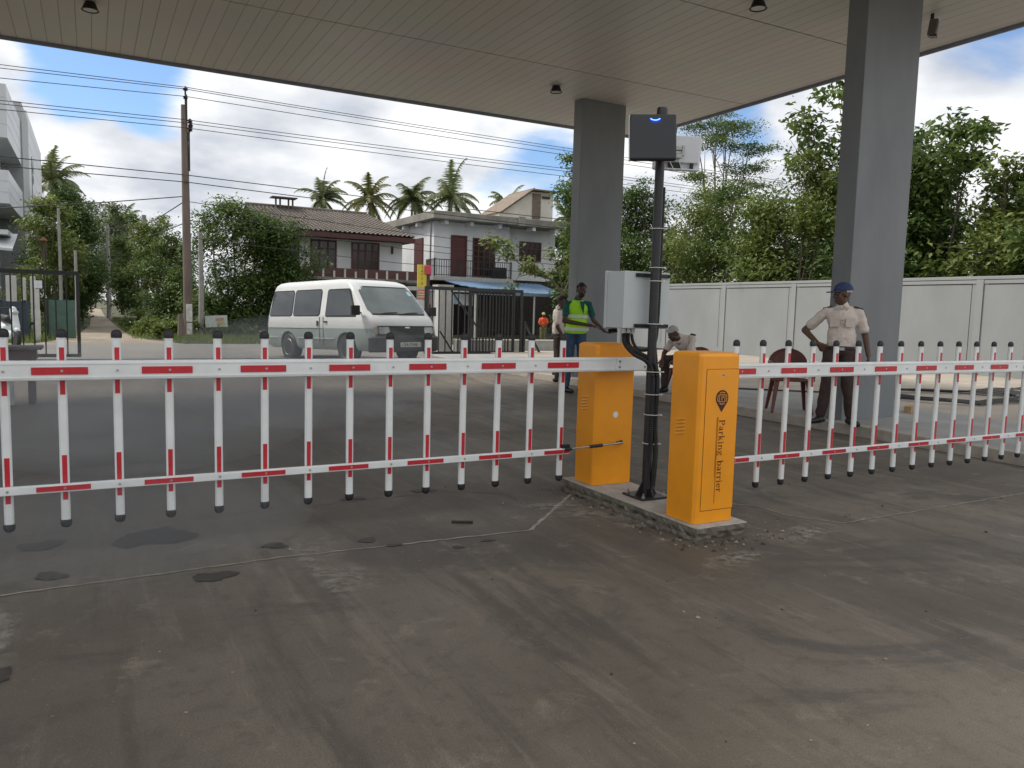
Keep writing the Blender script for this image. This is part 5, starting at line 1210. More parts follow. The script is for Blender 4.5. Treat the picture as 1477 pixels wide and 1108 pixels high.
# left of the lane
tree('dense tree behind the left gate beside the office block', (-1.5, 38.0, 0), auto_lobes(5.3, 1.5, 2.2, 50, 12, .12), 12000, .17, 50, g_yel, group='trees along the lane')
tree('dark tree left of the lane mouth', (-.95, 41.5, 0), auto_lobes(6.3, 1.7, 2.4, 51, 12, .08), 14000, .17, 51, g_dark, group='trees along the lane')
tree('dark tree deeper on the left of the lane', (-1.0, 50.0, 0), auto_lobes(7.2, 1.9, 2.6, 52, 12, .06), 12000, .20, 52, g_dark, group='trees along the lane')
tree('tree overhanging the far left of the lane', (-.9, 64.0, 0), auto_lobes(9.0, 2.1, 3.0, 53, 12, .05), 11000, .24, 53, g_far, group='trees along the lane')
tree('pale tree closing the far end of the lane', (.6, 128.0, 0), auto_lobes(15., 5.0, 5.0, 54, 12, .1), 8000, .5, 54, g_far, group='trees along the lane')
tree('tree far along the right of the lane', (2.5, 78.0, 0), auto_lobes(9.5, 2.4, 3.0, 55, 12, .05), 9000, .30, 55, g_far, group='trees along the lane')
tree('light green tree right of the lane behind the pale pole', (2.75, 57.0, 0), auto_lobes(6.8, 1.9, 2.6, 56, 12, .05), 11000, .22, 56, g_mid, group='trees along the lane')
tree('leafy tree right of the lane behind the utility pole', (3.1, 44.5, 0), auto_lobes(5.6, 2.0, 2.2, 57, 12, .05), 13000, .18, 57, g_yel, group='trees along the lane')
tree('bushy tree at the lane corner by the utility pole', (2.95, 37.0, 0), auto_lobes(4.3, 1.5, 1.8, 58, 12, .05), 12000, .15, 58, g_mid, group='trees along the lane')
tree('tall dense bush right of the utility pole', (4.9, 33.2, 0), [(.1, 0, 4.75, 1.0, 1.0, .75), (.9, 0, 4.2, 1.0, 1, .8), (-.6, 0, 3.9, .9, 1, .9), (1.6, 0, 3.9, .8, .8, .7), (.1, -.3, 2.6, 1.4, 1.1, .9), (.2, -.4, 1.5, 1.4, 1.1, .9), (-.7, -.2, 1.4, .9, .9, 1.0), (0, -.4, .6, 1.6, 1, .6)], 24000, .15, 59, g_mid, group='bushes by the road')
tree('dense dark bush beside the tiled roof house', (6.9, 33.0, 0), [(-.1, 0, 3.9, 1.0, 1.0, .8), (.5, 0, 3.1, 1.0, 1, .8), (-.7, 0, 3.9, .9, 1, .8), (.3, -.3, 2.2, 1.3, 1.1, .8), (.1, -.4, 1.3, 1.5, 1.1, .8), (1.0, -.2, 1.4, .9, .9, .8), (0, -.4, .5, 1.6, 1, .5)], 20000, .15, 60, g_dark, group='bushes by the road')
tree('dark shrub under the parapet of the tiled roof house', (9.0, 33.6, 0), [(0, 0, 1.6, 1.0, .8, .8), (.8, 0, 1.0, 1.0, .8, .6), (-.6, -.2, .8, 1.1, .8, .7)], 8000, .14, 61, g_dark, fork=(0, 0, .4), br=.05, group='bushes by the road')
for k, (x, y, s_) in enumerate(((2.3, 30.6, .5), (2.9, 31.4, .7), (4.1, 31.3, .55), (5.2, 31.2, .45), (-1.3, 31.0, .6), (-2.2, 32.0, .8), (1.9, 33.5, .6), (6.4, 31.0, .4), (2.0, 38.5, .8))):
    lab = ['small grassy clump at the lane mouth', 'leafy clump left of the utility pole foot', 'spiky pale clump under the tilted board', 'low clump right of the tilted board', 'low shrub behind the left gate end', 'shrub behind the left gate bars', 'shrub on the right verge of the lane', 'low clump behind the back of the minibus', 'shrub deeper on the right verge of the lane'][k]
    t = thing('shrub', lab, 'shrub', (x, y, 0), group='shrubs on the verges')
    lb = [(0, 0, s_ * .5, s_, s_ * .8, s_ * .5), (s_ * .5, 0, s_ * .35, s_ * .6, s_ * .6, s_ * .4)]
    o = bpy.data.objects.new('foliage', crown_mesh('foliage', lb, 1400, .16, 70 + k, g_yel if k in (0, 2, 6) else g_mid, droop=-.4, aspect=.25 if k == 2 else .4)); COL.objects.link(o); o.parent = t
# verge grass
rg = np.random.default_rng(4); b = MB()
for x0, x1, y0, y1, n_ in ((2.2, 12, 26.9, 30.5, 5200), (-9, -.9, 26.9, 33, 4200), (1.3, 2.4, 30, 60, 1600), (-1.6, -.4, 30, 60, 1600)):
    for k in range(n_):
        x, y = rg.uniform(x0, x1), rg.uniform(y0, y1)
        if y < 30 and 2.6 - (y - 26.8) * .3 > x > -1.5 + (y - 26.8) * .24: continue
        a = rg.uniform(0, 6.28); h = rg.uniform(.08, .30); dx, dy = math.cos(a) * .02, math.sin(a) * .02; lx, ly = rg.normal() * .06, rg.normal() * .06
        i0 = len(b.v); b.v += [(x - dx, y - dy, -.02), (x + dx, y + dy, -.02), (x + lx, y + ly, h)]; b.f.append((i0, i0 + 1, i0 + 2)); b.m.append(0)
tag(b.build('verge_grass', g_yel, recalc=False), 'rough green grass along the far road verge', 'grass', kind='stuff')

# ------------------------------------------------------------------ palms
palm_m = leaf_mat('palm leaf', (.09, .12, .05), (.17, .205, .085), (.30, .31, .16), .4)
palm_y = leaf_mat('palm leaf yellowing', (.10, .11, .035), (.17, .175, .06), (.29, .27, .10), .35)
def palm(label, D, az, zc, Rr, seed, trunkh=None, m=palm_m, nf=20):
    rd = random.Random(seed); x, y = D * math.sin(R(az)), D * math.cos(R(az)); t = thing('coconut_palm', label, 'palm tree', (x, y, 0), group='coconut palms beyond the houses')
    b = MB(); b.tube([(0, 0, 0), (rd.uniform(-.6, .6), 0, zc * .5), (0, 0, zc)], [.22, .15, .12], 8); b.build('trunk', barkp, t, world=False, smooth=True)
    b = MB()
    for k in range(nf):
        a = 2 * math.pi * (k + rd.uniform(-.3, .3)) / nf * 2.0; el = R(rd.choice([78, 62, 48, 35, 20, 5, -10, -28]) + rd.uniform(-8, 8)); L = Rr * rd.uniform(.85, 1.15)
        d = Vector((math.cos(a) * math.cos(el), math.sin(a) * math.cos(el), math.sin(el))); p = Vector((0, 0, zc)); pts = [p.copy()]
        wind = Vector((.10, 0, 0))
        for j in range(9):
            d = (d + Vector((0, 0, -.105 - .02 * j)) + wind * .3).normalized(); p = p + d * L / 9; pts.append(p.copy())
        b.tube(pts, [.035 * (1 - i / 10) + .006 for i in range(10)], 4)
        for j in range(1, 10):
            for q in range(4):
                c = pts[j - 1].lerp(pts[j], q / 4); dd = (pts[j] - pts[j - 1]).normalized(); s0 = dd.cross(Vector((0, 0, 1)))
                if s0.length < .1: s0 = Vector((1, 0, 0))
                s0.normalize(); ll = Rr * .26 * math.sin(math.pi * (j / 10) ** .7) + .1
                for sg_ in (-1, 1):
                    e = c + (s0 * sg_ * .75 + dd * .55 + Vector((0, 0, -.55 + rd.uniform(-.2, .2)))).normalized() * ll; wv = dd * .085
                    i0 = len(b.v); b.v += [tuple(c - wv), tuple(c + wv), tuple(e)]; b.f.append((i0, i0 + 1, i0 + 2)); b.m.append(0)
    b.build('crown', m, t, world=False, recalc=False)
for a in ((84, 14.7, 12.2, 3.1, 1), (84, 17.9, 12.4, 3.4, 2, palm_y), (84, 20.9, 12.6, 3.6, 3), (82, 23.7, 12.7, 3.9, 4), (86, 27.8, 12.2, 3.3, 5), (88, 32.1, 11.7, 2.9, 6)):
    lab = {1: 'green coconut palm above the ridge of the tiled roof', 2: 'yellowing coconut palm above the right of the tiled roof', 3: 'coconut palm over the gap between the two houses', 4: 'largest coconut palm above the left of the white house', 5: 'coconut palm beside the hut on the flat roof', 6: 'coconut palm just left of the far column'}[a[4]]
    palm(lab, a[0], a[1], a[2], a[3], a[4], m=a[5] if len(a) > 5 else palm_m)
palm('windblown coconut palm rising left of the lane', 88, -1.9, 12.2, 3.6, 7); palm('coconut palm beyond the end of the lane', 100, 2.0, 9.6, 3.3, 8); palm('slim coconut palm nearest the office block', 92, -3.4, 12.0, 2.4, 9, nf=10)

# ------------------------------------------------------------------ houses
hw_m = mat('weathered white wall', (.68, .69, .70), .85, var=.13, scale=.7, bump=.05, stretch=(1, 1, .4)); hwc = mat('cream wall', (.60, .57, .50), .85, var=.12, scale=.8)
slab_m = mat('weathered concrete slab', (.25, .235, .205), .9, var=.3, scale=1.3, bump=.2, bscale=12); maroonp = mat('maroon joinery', (.085, .020, .018), .5, var=.15); dkglass = mat('dark window glass', (.03, .022, .02), .15, var=.4, scale=3)
tile_r = mat('old clay tile', (.135, .115, .10), .9, var=.25, scale=2, bump=.3, bscale=12); purple = mat('purple brown paint', (.115, .055, .055), .8, var=.1)
blk = mat('black iron', (.02, .02, .02), .5)
def window(par, base, x0, x1, z0, z1, y, nm=3, name='window', fm=maroonp):
    b = MB(); w_ = .07
    b.box(x0, x1, y - .05, y + .02, z1 - w_, z1); b.box(x0, x1, y - .05, y + .02, z0, z0 + w_); b.box(x0, x0 + w_, y - .05, y + .02, z0 + w_, z1 - w_); b.box(x1 - w_, x1, y - .05, y + .02, z0 + w_, z1 - w_)
    for k in range(1, nm): x = x0 + (x1 - x0) * k / nm; b.box(x - .04, x + .04, y - .045, y + .02, z0 + w_, z1 - w_)
    b.box(x0 + w_, x1 - w_, y - .042, y + .02, z1 - .42, z1 - .36)
    f_ = b.build(name, fm, par); b = MB(); b.box(x0 + .02, x1 - .02, y - .02, y + .01, z0 + .02, z1 - .02); child(b, 'pane', dkglass, f_, base); return f_
def wallwith(b, x0, x1, z0, z1, y0, y1, holes=()):
    b.box(x0, x1, y0, y1, z0, z1)
# tiled roof house
B = (11, 38, 0); t = thing('tiled_house', 'old two storey house with dark clay tile roof and maroon windows', 'house', B)
b = MB(); b.box(6.9, 13.25, 36.0, 44, 0, 4.75); b.build('wall', hw_m, t)
# corrugated tile roof
b = MB(); NX_ = 190; xs = np.linspace(6.6, 13.55, NX_); ye, yr = 35.0, 39.5; ze, zr = 4.62, 6.02; rows = 18; vs = []
for j in range(rows + 1):
    for sub in (0, 1):
        q = (j + sub * .98) / (rows + 1); 
        for i, x in enumerate(xs):
            hip = 0
            xx = 6.6 + (x - 6.6) * ((13.50 - .9 * q - 6.6) / (13.55 - 6.6))
            vs.append((xx, ye + (yr - ye) * q, ze + (zr - ze) * q + .03 * math.sin(x * 2 * math.pi / .22) + (.035 if sub == 0 else 0)))
nr = 2 * (rows + 1); b.add(vs, [(j * NX_ + i, j * NX_ + i + 1, (j + 1) * NX_ + i + 1, (j + 1) * NX_ + i) for j in range(nr - 1) for i in range(NX_ - 1)])
b.add([(6.6, 39.5, 6.0), (12.6, 39.5, 6.0), (13.55, 44.5, 4.6), (6.6, 44.5, 4.6)], [(0, 1, 2, 3)]); b.add([(13.52, 35.0, 4.60), (12.55, 39.5, 6.0), (13.55, 44.5, 4.58)], [(0, 1, 2)])
rf = b.build('roof', tile_r, t, recalc=False)
b = MB(); b.tube([(6.6, 39.5, 6.05), (12.58, 39.5, 6.05)], .09, 8); child(b, 'ridge_tiles', tile_r, rf, B); b = MB(); b.box(6.6, 13.5, 35.0, 35.03, 4.36, 4.56); b.box(13.5, 13.53, 35.0, 44.4, 4.36, 4.56); child(b, 'fascia_board', maroonp, rf, B)
b = MB(); b.box(6.7, 13.5, 35.03, 36.0, 4.38, 4.42); child(b, 'eave_lining', purple, rf, B)
b = MB(); b.box(7.75, 8.95, 38.9, 39.6, 6.42, 6.47)
for x in (7.95, 8.15, 8.55, 8.75): b.box(x, x + .07, 39.2, 39.3, 5.9, 6.42)
child(b, 'roof_vent', tile_r, rf, B)
for x0, x1, nm in ((7.1, 8.35, 3), (8.85, 10.05, 3), (10.75, 12.1, 4)): window(t, B, x0, x1, 2.98 if nm == 4 else 3.0, 4.30, 35.99, nm)
b = MB(); b.box(6.6, 13.9, 35.3, 35.98, 2.50, 2.62); b.build('balcony_slab', slab_m, t)
b = MB(); b.box(6.6, 13.9, 35.3, 35.38, 2.625, 3.03); b.build('balcony_parapet', purple, t)
for k in range(11): x = 8.2 + .5 * k; b = MB(); b.box(x, x + .09, 35.24, 35.298, 2.6, 3.0 if k % 2 == 0 else 2.9); b.build('parapet_post', hwc, t)
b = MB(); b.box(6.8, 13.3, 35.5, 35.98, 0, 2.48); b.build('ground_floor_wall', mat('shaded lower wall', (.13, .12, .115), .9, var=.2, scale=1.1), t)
b = MB(); b.box(12.68, 12.78, 35.93, 35.98, 3.85, 4.2); b.build('wall_lamp', blk, t)
# white house
B = (18, 40, 0); t = thing('white_house', 'two storey white house with flat concrete roof, balcony and maroon doors', 'house', B)
b = MB(); b.box(15.3, 19.6, 37.0, 46, 2.95, 5.70); b.box(19.6, 22.75, 37.55, 46, 2.95, 5.70); b.build('upper_wall', hw_m, t)
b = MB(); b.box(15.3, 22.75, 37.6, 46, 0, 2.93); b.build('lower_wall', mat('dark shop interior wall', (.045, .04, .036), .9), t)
b = MB(); b.box(14.85, 19.55, 36.0, 46.5, 5.72, 6.10); b.box(19.55, 19.95, 35.9, 46.5, 5.68, 6.16); b.box(19.95, 22.9, 36.2, 46.5, 5.72, 6.10); b.build('roof_slab', slab_m, t, bevel=.02)
for x in (15.6, 17.0, 18.6, 20.6, 22.0):
    b = MB(); b.box(x, x + .18, 36.3, 36.98, 5.52, 5.715); b.build('roof_bracket', hw_m, t)
for yb in (38.5, 40.5, 42.5): b = MB(); b.box(14.95, 15.29, yb, yb + .18, 5.52, 5.715); b.build('roof_bracket', hw_m, t)
b = MB(); b.box(16.3, 17.02, 36.93, 37.0, 2.98, 4.98); dr = b.build('door', maroonp, t, bevel=.01)
b = MB(); b.box(16.22, 16.30, 36.9, 37.0, 2.98, 5.06); b.box(17.02, 17.10, 36.9, 37.0, 2.98, 5.06); b.box(16.3, 17.02, 36.9, 37.0, 4.98, 5.06); child(b, 'frame', maroonp, dr, B)
window(t, B, 17.45, 18.75, 3.02, 5.0, 36.99, 4, 'balcony_window'); window(t, B, 20.5, 21.85, 4.0, 5.05, 37.54, 4)
b = MB(); b.box(15.24, 15.30, 38.4, 39.6, 3.05, 4.95); b.build('side_door', maroonp, t)
b = MB(); b.box(14.85, 19.3, 35.9, 36.98, 2.72, 2.92); b.build('balcony_slab', mat('pale balcony slab', (.42, .40, .37), .85, var=.15), t)
b = MB(); b.box(14.9, 19.2, 35.95, 35.98, 3.72, 3.76); b.box(14.9, 19.2, 35.95, 35.98, 2.98, 3.01)
x = 14.9
while x < 19.2: b.box(x, x + .025, 35.955, 35.975, 2.925, 3.74); x += .13
for x in (14.9, 16.2, 17.6, 19.15): b.box(x, x + .06, 35.94, 35.99, 2.925, 3.80)
b.box(14.9, 14.93, 35.98, 37.0, 3.72, 3.76)
for k in range(8): b.box(14.905, 14.925, 36.0 + .12 * k, 36.02 + .12 * k, 2.925, 3.74)
b.build('railing', blk, t)
b = MB(); b.tube([(15.05, 36.8, 5.7), (15.05, 36.85, 2.9)], .045, 8); b.build('downpipe', mat('grey pipe', (.2, .2, .2), .5), t)
b = MB(); b.box(18.2, 19.0, 36.1, 36.5, 2.93, 3.5); tag(b.build('balcony_box', blk, bevel=.03), 'black bulky appliance standing on the balcony of the white house', 'appliance')
b = MB(); x0, x1, y0, y1 = 23.7, 25.2, 42.0, 44.5; b.box(21.5, x1, y0, y1, 6.105, 7.1); b.add([(21.7, y0, 7.1), (23.7, y0, 8.5), (25.2, y0, 8.55), (25.2, y0, 7.1), (21.7, y1, 7.1), (23.7, y1, 8.5), (25.2, y1, 8.55), (25.2, y1, 7.1)], [(0, 3, 2, 1), (4, 5, 6, 7), (0, 1, 5, 4), (1, 2, 6, 5), (2, 3, 7, 6)])
b.build('roof_room', hwc, t); b = MB(); b.obox((22.55, 43.2, 7.87), (1.38, 1.6, .03), (0, R(-35), 0)); b.box(23.55, 25.5, 41.6, 44.8, 8.56, 8.63); b.build('roof_room_cover', mat('rusty sheet', (.22, .17, .13), .8, var=.3, scale=3), t)
b = MB(); b.box(23.75, 24.3, 41.93, 41.99, 6.9, 8.4); b.build('roof_room_door', mat('weathered planks', (.17, .13, .10), .9, var=.2), t); b = MB(); b.box(24.42, 24.95, 41.94, 41.99, 8.15, 8.3); b.build('roof_room_vent', blk, t)
# shop under the blue awning
B = (17.5, 34.5, 0); t = thing('shop_awning', 'faded blue sheet awning in front of the shop under the white house', 'awning', B)
b = MB(); N_ = 60
for y0, z0, y1, z1, xa, xb in ((32.9, 2.28, 36.0, 2.74, 15.4, 20.9),):
    vs = []
    for i in range(N_ + 1):
        x = xa + (xb - xa) * i / N_; zz_ = .018 * math.sin(i * 2.1); sh_ = .8 * max(0, (1 - i / 12)) if i < 12 else 0
        vs += [(x, y0 + sh_ * 2, z0 + zz_ + sh_ * .3 - .012 * i / 4), (x, y1, z1 + zz_), (x, y0 + sh_ * 2, z0 + zz_ - .03 + sh_ * .3 - .012 * i / 4), (x, y1, z1 + zz_ - .03)]
    b.add(vs, [(4 * i, 4 * i + 4, 4 * i + 5, 4 * i + 1) for i in range(N_)] + [(4 * i + 2, 4 * i + 3, 4 * i + 7, 4 * i + 6) for i in range(N_)] + [(4 * i, 4 * i + 2, 4 * i + 6, 4 * i + 4) for i in range(N_)])
b.build('sheet', mat('faded blue sheet', (.12, .20, .31), .6, var=.3, scale=1.3, stretch=(.6, 1, 1)), t)
b = MB(); b.box(15.6, 20.9, 32.86, 32.92, 2.02, 2.16); b.build('edge_beam', mat('pale blue beam', (.25, .33, .42), .6), t)
for x in (15.75, 18.9): b = MB(); b.tube([(x, 32.95, 0), (x, 32.95, 2.1)], .05, 8); b.build('post', mat('white post', (.6, .59, .56), .6), t)
B = (15.5, 37, 0); t = thing('shop', 'dark shop front with wire mesh and pale posters behind the right gate', 'shop', B)
b = MB(); b.box(11.9, 15.25, 36.2, 36.3, 0, 2.45); b.build('wall', mat('brown shop boards', (.075, .06, .05), .9, var=.2), t)
b = MB(); b.box(12.8, 16.2, 34.0, 34.05, 2.12, 2.30); b.build('sign_beam', mat('white sign beam', (.55, .54, .52), .6), t)
for x0, x1, z0, z1, m_ in ((13.4, 13.75, 1.55, 2.1, 1), (13.8, 14.1, 1.5, 2.1, 2), (15.2, 15.55, 1.55, 2.05, 1), (15.6, 16.3, 1.5, 2.05, 2)):
    b = MB(); b.box(x0, x1, 34.4, 34.43, z0, z1); b.build('poster', mat('pale blue poster', (.30, .42, .50), .6, var=.3, scale=5) if m_ == 1 else mat('white poster', (.55, .57, .58), .6, var=.25, scale=5), t)
b = MB(); b.box(14.1, 14.35, 34.1, 34.35, 0, 2.1); b.build('pillar', mat('white pillar', (.58, .57, .54), .7), t)
b = MB(); b.box(15.0, 15.06, 33.9, 33.96, 0, 2.1); b.build('thin_post', MATS['white post'], t)
b = MB(); x = 16.4
while x < 22: b.box(x, x + .02, 34.8, 34.82, .3, 2.1); x += .18
for z in (.3, .9, 1.5, 2.08): b.box(16.4, 22, 34.79, 34.8, z, z + .02)
b.build('wire_mesh', mat('rusty mesh', (.09, .075, .065), .8), t)
b = MB(); b.box(14.4, 15.0, 34.8, 35.3, 0, 1.0); b.build('counter', mat('dark goods', (.10, .085, .07), .8, var=.5, scale=4), t)
b = MB(); b.box(16.6, 17.3, 35.0, 35.6, 0, .9); b.build('counter', MATS['dark goods'], t)
# signs beside the shop
B = (12.0, 30, 0); t = thing('shop_sign', 'narrow yellow upright sign with dark letters beside the minibus', 'sign', B)
b = MB(); b.box(11.72, 12.10, 30.0, 30.06, 2.18, 3.08); bd = b.build('board', mat('yellow sign', (.72, .58, .07), .6, var=.08), t)
def put_text(body, size, loc, m_, par, base, name='letters', rz=0):
    cu = bpy.data.curves.new(name, 'FONT'); cu.body = body; cu.size = size; cu.align_x = 'CENTER'; cu.align_y = 'CENTER'; cu.extrude = .002; cu.space_line = .95
    o = bpy.data.objects.new('tmp', cu); COL.objects.link(o); dg = bpy.context.evaluated_depsgraph_get(); dg.update(); me = bpy.data.meshes.new_from_object(o.evaluated_get(dg)); bpy.data.objects.remove(o)
    q = bpy.data.objects.new(name, me); COL.objects.link(q); me.materials.append(m_); q.parent = par; q.location = Vector(loc) - Vector(base); q.rotation_euler = (R(90), 0, rz)
for k, c in enumerate('SATYA'): put_text(c, .17, (11.91, 29.994, 2.98 - .165 * k), mat('brown sign letter', (.25, .13, .01), .6), bd, B)
b = MB(); b.tube([(12.20, 30.1, 0), (12.20, 30.1, 3.3)], .09, 10); b.build('post', mat('dark post with posters', (.09, .05, .045), .8, var=.5, scale=4, col2=(.2, .12, .11)), t)
b = MB(); b.box(12.0, 12.30, 29.93, 29.98, 2.70, 3.06); tag(b.build('pink_sign', mat('pink sign', (.62, .07, .13), .5, var=.1), bevel=.02), 'small pink sign fixed over the corner of the yellow upright sign', 'sign')
t = thing('lower_sign', 'small orange and white notice below the yellow upright sign', 'sign', (11.9, 30, 0)); b = MB(); b.box(11.74, 12.06, 30.0, 30.04, 1.70, 2.08); b.build('orange_board', mat('orange notice', (.62, .20, .08), .6, var=.2, scale=9), t)
b = MB(); b.box(11.76, 12.04, 29.994, 29.999, 1.76, 1.80); b.box(11.76, 12.04, 29.994, 29.999, 1.86, 1.90); b.box(11.76, 12.04, 29.994, 29.999, 1.96, 2.0); b.build('printed_lines', mat('cream print', (.7, .62, .5), .6), t)
b = MB(); b.box(11.74, 12.06, 30.0, 30.04, 1.25, 1.66); b.build('white_board', mat('white notice', (.6, .6, .58), .6, var=.15, scale=9), t)
# tilted board at the verge
B = (4.13, 31, 0); t = thing('roadside_board', 'small tilted white board with faded picture standing on the verge', 'sign', B)
b = MB(); b.obox((4.13, 31, .63), (.39, .02, .215), (0, R(-3), 0)); bd = b.build('board', mat('faded white board', (.48, .52, .50), .6, var=.12, scale=7), t)
b = MB(); b.obox((4.25, 30.975, .70), (.15, .003, .06), (0, R(-3), 0)); child(b, 'faded_print', mat('faded red print', (.48, .30, .25), .7, var=.35, scale=16), bd, B)
b = MB(); b.obox((4.28, 30.975, .545), (.14, .003, .06), (0, R(-3), 0)); child(b, 'yellow_print', mat('faded yellow print', (.46, .42, .16), .7, var=.35, scale=14), bd, B)
b = MB(); b.bar((4.0, 31.03, 0), (4.0, 31.03, .6), .04); b.bar((4.3, 31.03, 0), (4.3, 31.03, .6), .04); b.build('post', bark, t)

# ------------------------------------------------------------------ office block left
of = mat('white cladding', (.60, .62, .64), .35, var=.05, scale=.5); off = mat('grey glass', (.17, .185, .195), .12, var=.15, scale=.4, spec=.8); ofc = mat('grey stone cladding', (.33, .34, .34), .5, var=.1)
XO = -3.2; B = (-9, 55, 0); t = thing('office_block', 'white clad office block with dark recessed windows at the left edge', 'building', B)
b = MB(); b.box(-16, XO, 43.5, 51.8, 8.6, 11.0); b.build('top_block', of, t); b = MB(); b.box(-16, XO + .02, 43.2, 51.8, 5.6, 7.1); b.build('middle_block', of, t)
b = MB(); b.box(-16, XO - .9, 44.2, 51.8, 7.1, 8.6); rc_ = b.build('recess_windows', off, t)
b = MB(); 
for y in (44.3, 46.0, 48.2, 50.3): b.box(XO - .95, XO - .86, y, y + .16, 7.1, 8.6)
for x in (-14, -12, -10, -8, -6): b.box(x, x + .12, 44.14, 44.2, 7.1, 8.6)
child(b, 'mullion', of, rc_, B)
b = MB(); b.box(-16, XO - 1.1, 44.4, 51.8, 0, 5.6); rc_ = b.build('lower_wall', mat('office lower wall', (.40, .43, .45), .4, var=.1, scale=.5), t)
for x in (-13, -10, -7): b = MB(); b.box(x, x + 1.8, 44.33, 44.4, 3.2, 4.8); child(b, 'window', off, rc_, B)
for y in (45.2, 48.4): b = MB(); b.box(XO - 1.1, XO - 1.04, y, y + 2.2, 3.2, 4.8); child(b, 'window', off, rc_, B)
b = MB(); b.box(XO - 3, XO + .08, 51.8, 57.0, 0, 12.0); b.build('grey_tower', ofc, t)
b = MB(); b.box(-16, XO + .02, 57.0, 73, 4.6, 12.6); bw = b.build('rear_block', of, t)
b = MB(); b.box(XO + .02, XO + .06, 60.5, 62.0, 7.6, 10.4); child(b, 'slot_window', off, bw, B)
b = MB(); b.box(-16, XO - .3, 57.0, 73, 0, 4.6); b.build('rear_lower_wall', MATS['office lower wall'], t)
b = MB()
for z in (9.2, 9.8, 10.4): b.box(XO - .002, XO + .006, 43.51, 51.79, z, z + .012); b.box(-16, XO, 43.492, 43.5, z, z + .012)
for z in (6.1, 6.6): b.box(XO + .018, XO + .026, 43.21, 51.79, z, z + .012); b.box(-16, XO, 43.192, 43.2, z, z + .012)
for z in range(6, 13): b.box(XO + .018, XO + .026, 57.1, 73, z - .2, z - .188)
b.build('cladding_joint', ofc, t)
b = MB(); b.box(-8, -3.1, 41.0, 43.6, 4.05, 4.25); b.add([(-8, 40.2, 3.7), (-2.9, 40.2, 3.4), (-2.9, 43.4, 4.25), (-8, 43.4, 4.25), (-8, 40.2, 3.6), (-2.9, 40.2, 3.3)], [(0, 1, 2, 3), (0, 4, 5, 1)]); b.build('entrance_roof', of, t)
# fences behind the left gate
t = thing('sheet_fence', 'dark blue metal sheet fence behind the left gate bars', 'fence', (-2.6, 29, 0)); b = MB(); x = -6.0
while x < -1.78: b.box(x, x + .10, 28.97, 29.03, .02, 1.20); b.box(x + .10, min(x + .2, -1.78), 28.99, 29.01, .02, 1.20); x += .2
b.build('sheet', mat('dark blue sheet', (.035, .055, .075), .5, var=.15), t); b = MB(); b.box(-6, -1.78, 29.032, 29.07, 1.0, 1.08); b.build('rail', blk, t)
t = thing('sheet_fence', 'dull green metal sheet fence right of the blue one', 'fence', (-.85, 30, 0)); b = MB(); b.box(-1.25, -.45, 29.6, 29.64, .02, 1.28); b.build('sheet', mat('dull green sheet', (.06, .12, .095), .6, var=.15), t)
b = MB(); b.box(-1.27, -1.2, 29.58, 29.66, 0, 1.34); b.build('post', blk, t)
for k, (x, y, h, w_) in enumerate(((-2.35, 31.5, 2.05, .30), (-2.0, 31.6, 2.0, .14), (-1.72, 31.5, 2.05, .16), (-1.45, 28.2, .95, .17))):
    t = thing('white_post', ['wide white fence post at the left edge behind the bars', 'slim white fence post second from the left edge', 'white fence post third from the left edge', 'short white concrete post in front of the fences'][k], 'post', (x, y, 0), group='white posts behind the left gate'); b = MB(); b.box(x - w_ / 2, x + w_ / 2, y - .08, y + .08, 0, h); b.build('shaft', mat('old whitewash', (.52, .51, .48), .8, var=.12, scale=4), t, bevel=.01)
t = thing('notice_board', 'small white notice on a white upright behind the left gate', 'sign', (-1.33, 27.6, 0)); b = MB(); b.box(-1.52, -1.27, 27.6, 27.63, 1.62, 1.85); b.build('board', mat('white notice board', (.6, .62, .64), .6, var=.1), t)
b = MB(); b.box(-1.46, -1.35, 27.62, 27.66, 0, 1.6); b.build('upright', MATS['old whitewash'], t)
t = thing('bird_house', 'small red roofed post box on a thin post among the left trees', 'post box', (-1.55, 36, 0)); b = MB(); b.box(-1.575, -1.545, 35.985, 36.015, 0, 3.55); b.build('post', bark, t); b = MB(); b.prism([(-1.72, 3.56), (-1.40, 3.56), (-1.56, 3.70)], 35.85, 36.15, 'y'); b.build('roof', mat('faded red tile', (.30, .13, .08), .8), t)

# ------------------------------------------------------------------ poles and wires
pole_m = mat('weathered pole', (.16, .125, .105), .9, var=.25, scale=3, bump=.3, bscale=14, stretch=(1, 1, .25))
pole_g = mat('grey concrete pole', (.30, .29, .27), .9, var=.2, scale=3)
B = (3.08, 30.2, 0); t = thing('utility_pole', 'tall brown utility pole with insulators on its top, carrying the wires', 'utility pole', B)
b = MB(); b.tube([(3.08, 30.2, 0), (3.05, 30.2, 4), (3.02, 30.2, 8.15)], [.17, .14, .105], 10); b.build('shaft', pole_m, t, smooth=True)
b = MB(); b.box(3.04, 3.12, 30.1, 30.2, 7.6, 8.5); b.tube([(3.06, 30.12, 8.3), (3.06, 30.12, 8.72)], .03, 8); b.bar((3.1, 30.15, 6.9), (3.22, 30.12, 7.5), .06); b.box(3.14, 3.19, 30.1, 30.16, 5.9, 7.5); b.build('bracket', blk, t)
for z, x in ((8.68, 3.06), (8.40, 3.06), (7.60, 3.2), (7.45, 3.22), (7.32, 3.2)):
    b = MB(); b.lathe((x, 30.1, z - .07), [(.03, 0), (.09, .03), (.05, .05), (.09, .08), (.06, .12), (.03, .16), (0, .17)], 12); b.build('insulator', mat('brown porcelain', (.06, .035, .03), .25), t, smooth=True)
b = MB(); b.box(2.99, 3.19, 30.02, 30.04, .62, 1.25); b.box(3.0, 3.18, 30.02, 30.04, .15, .58)
b.build('poster', mat('torn white poster', (.52, .52, .50), .8, var=.4, scale=8), t)
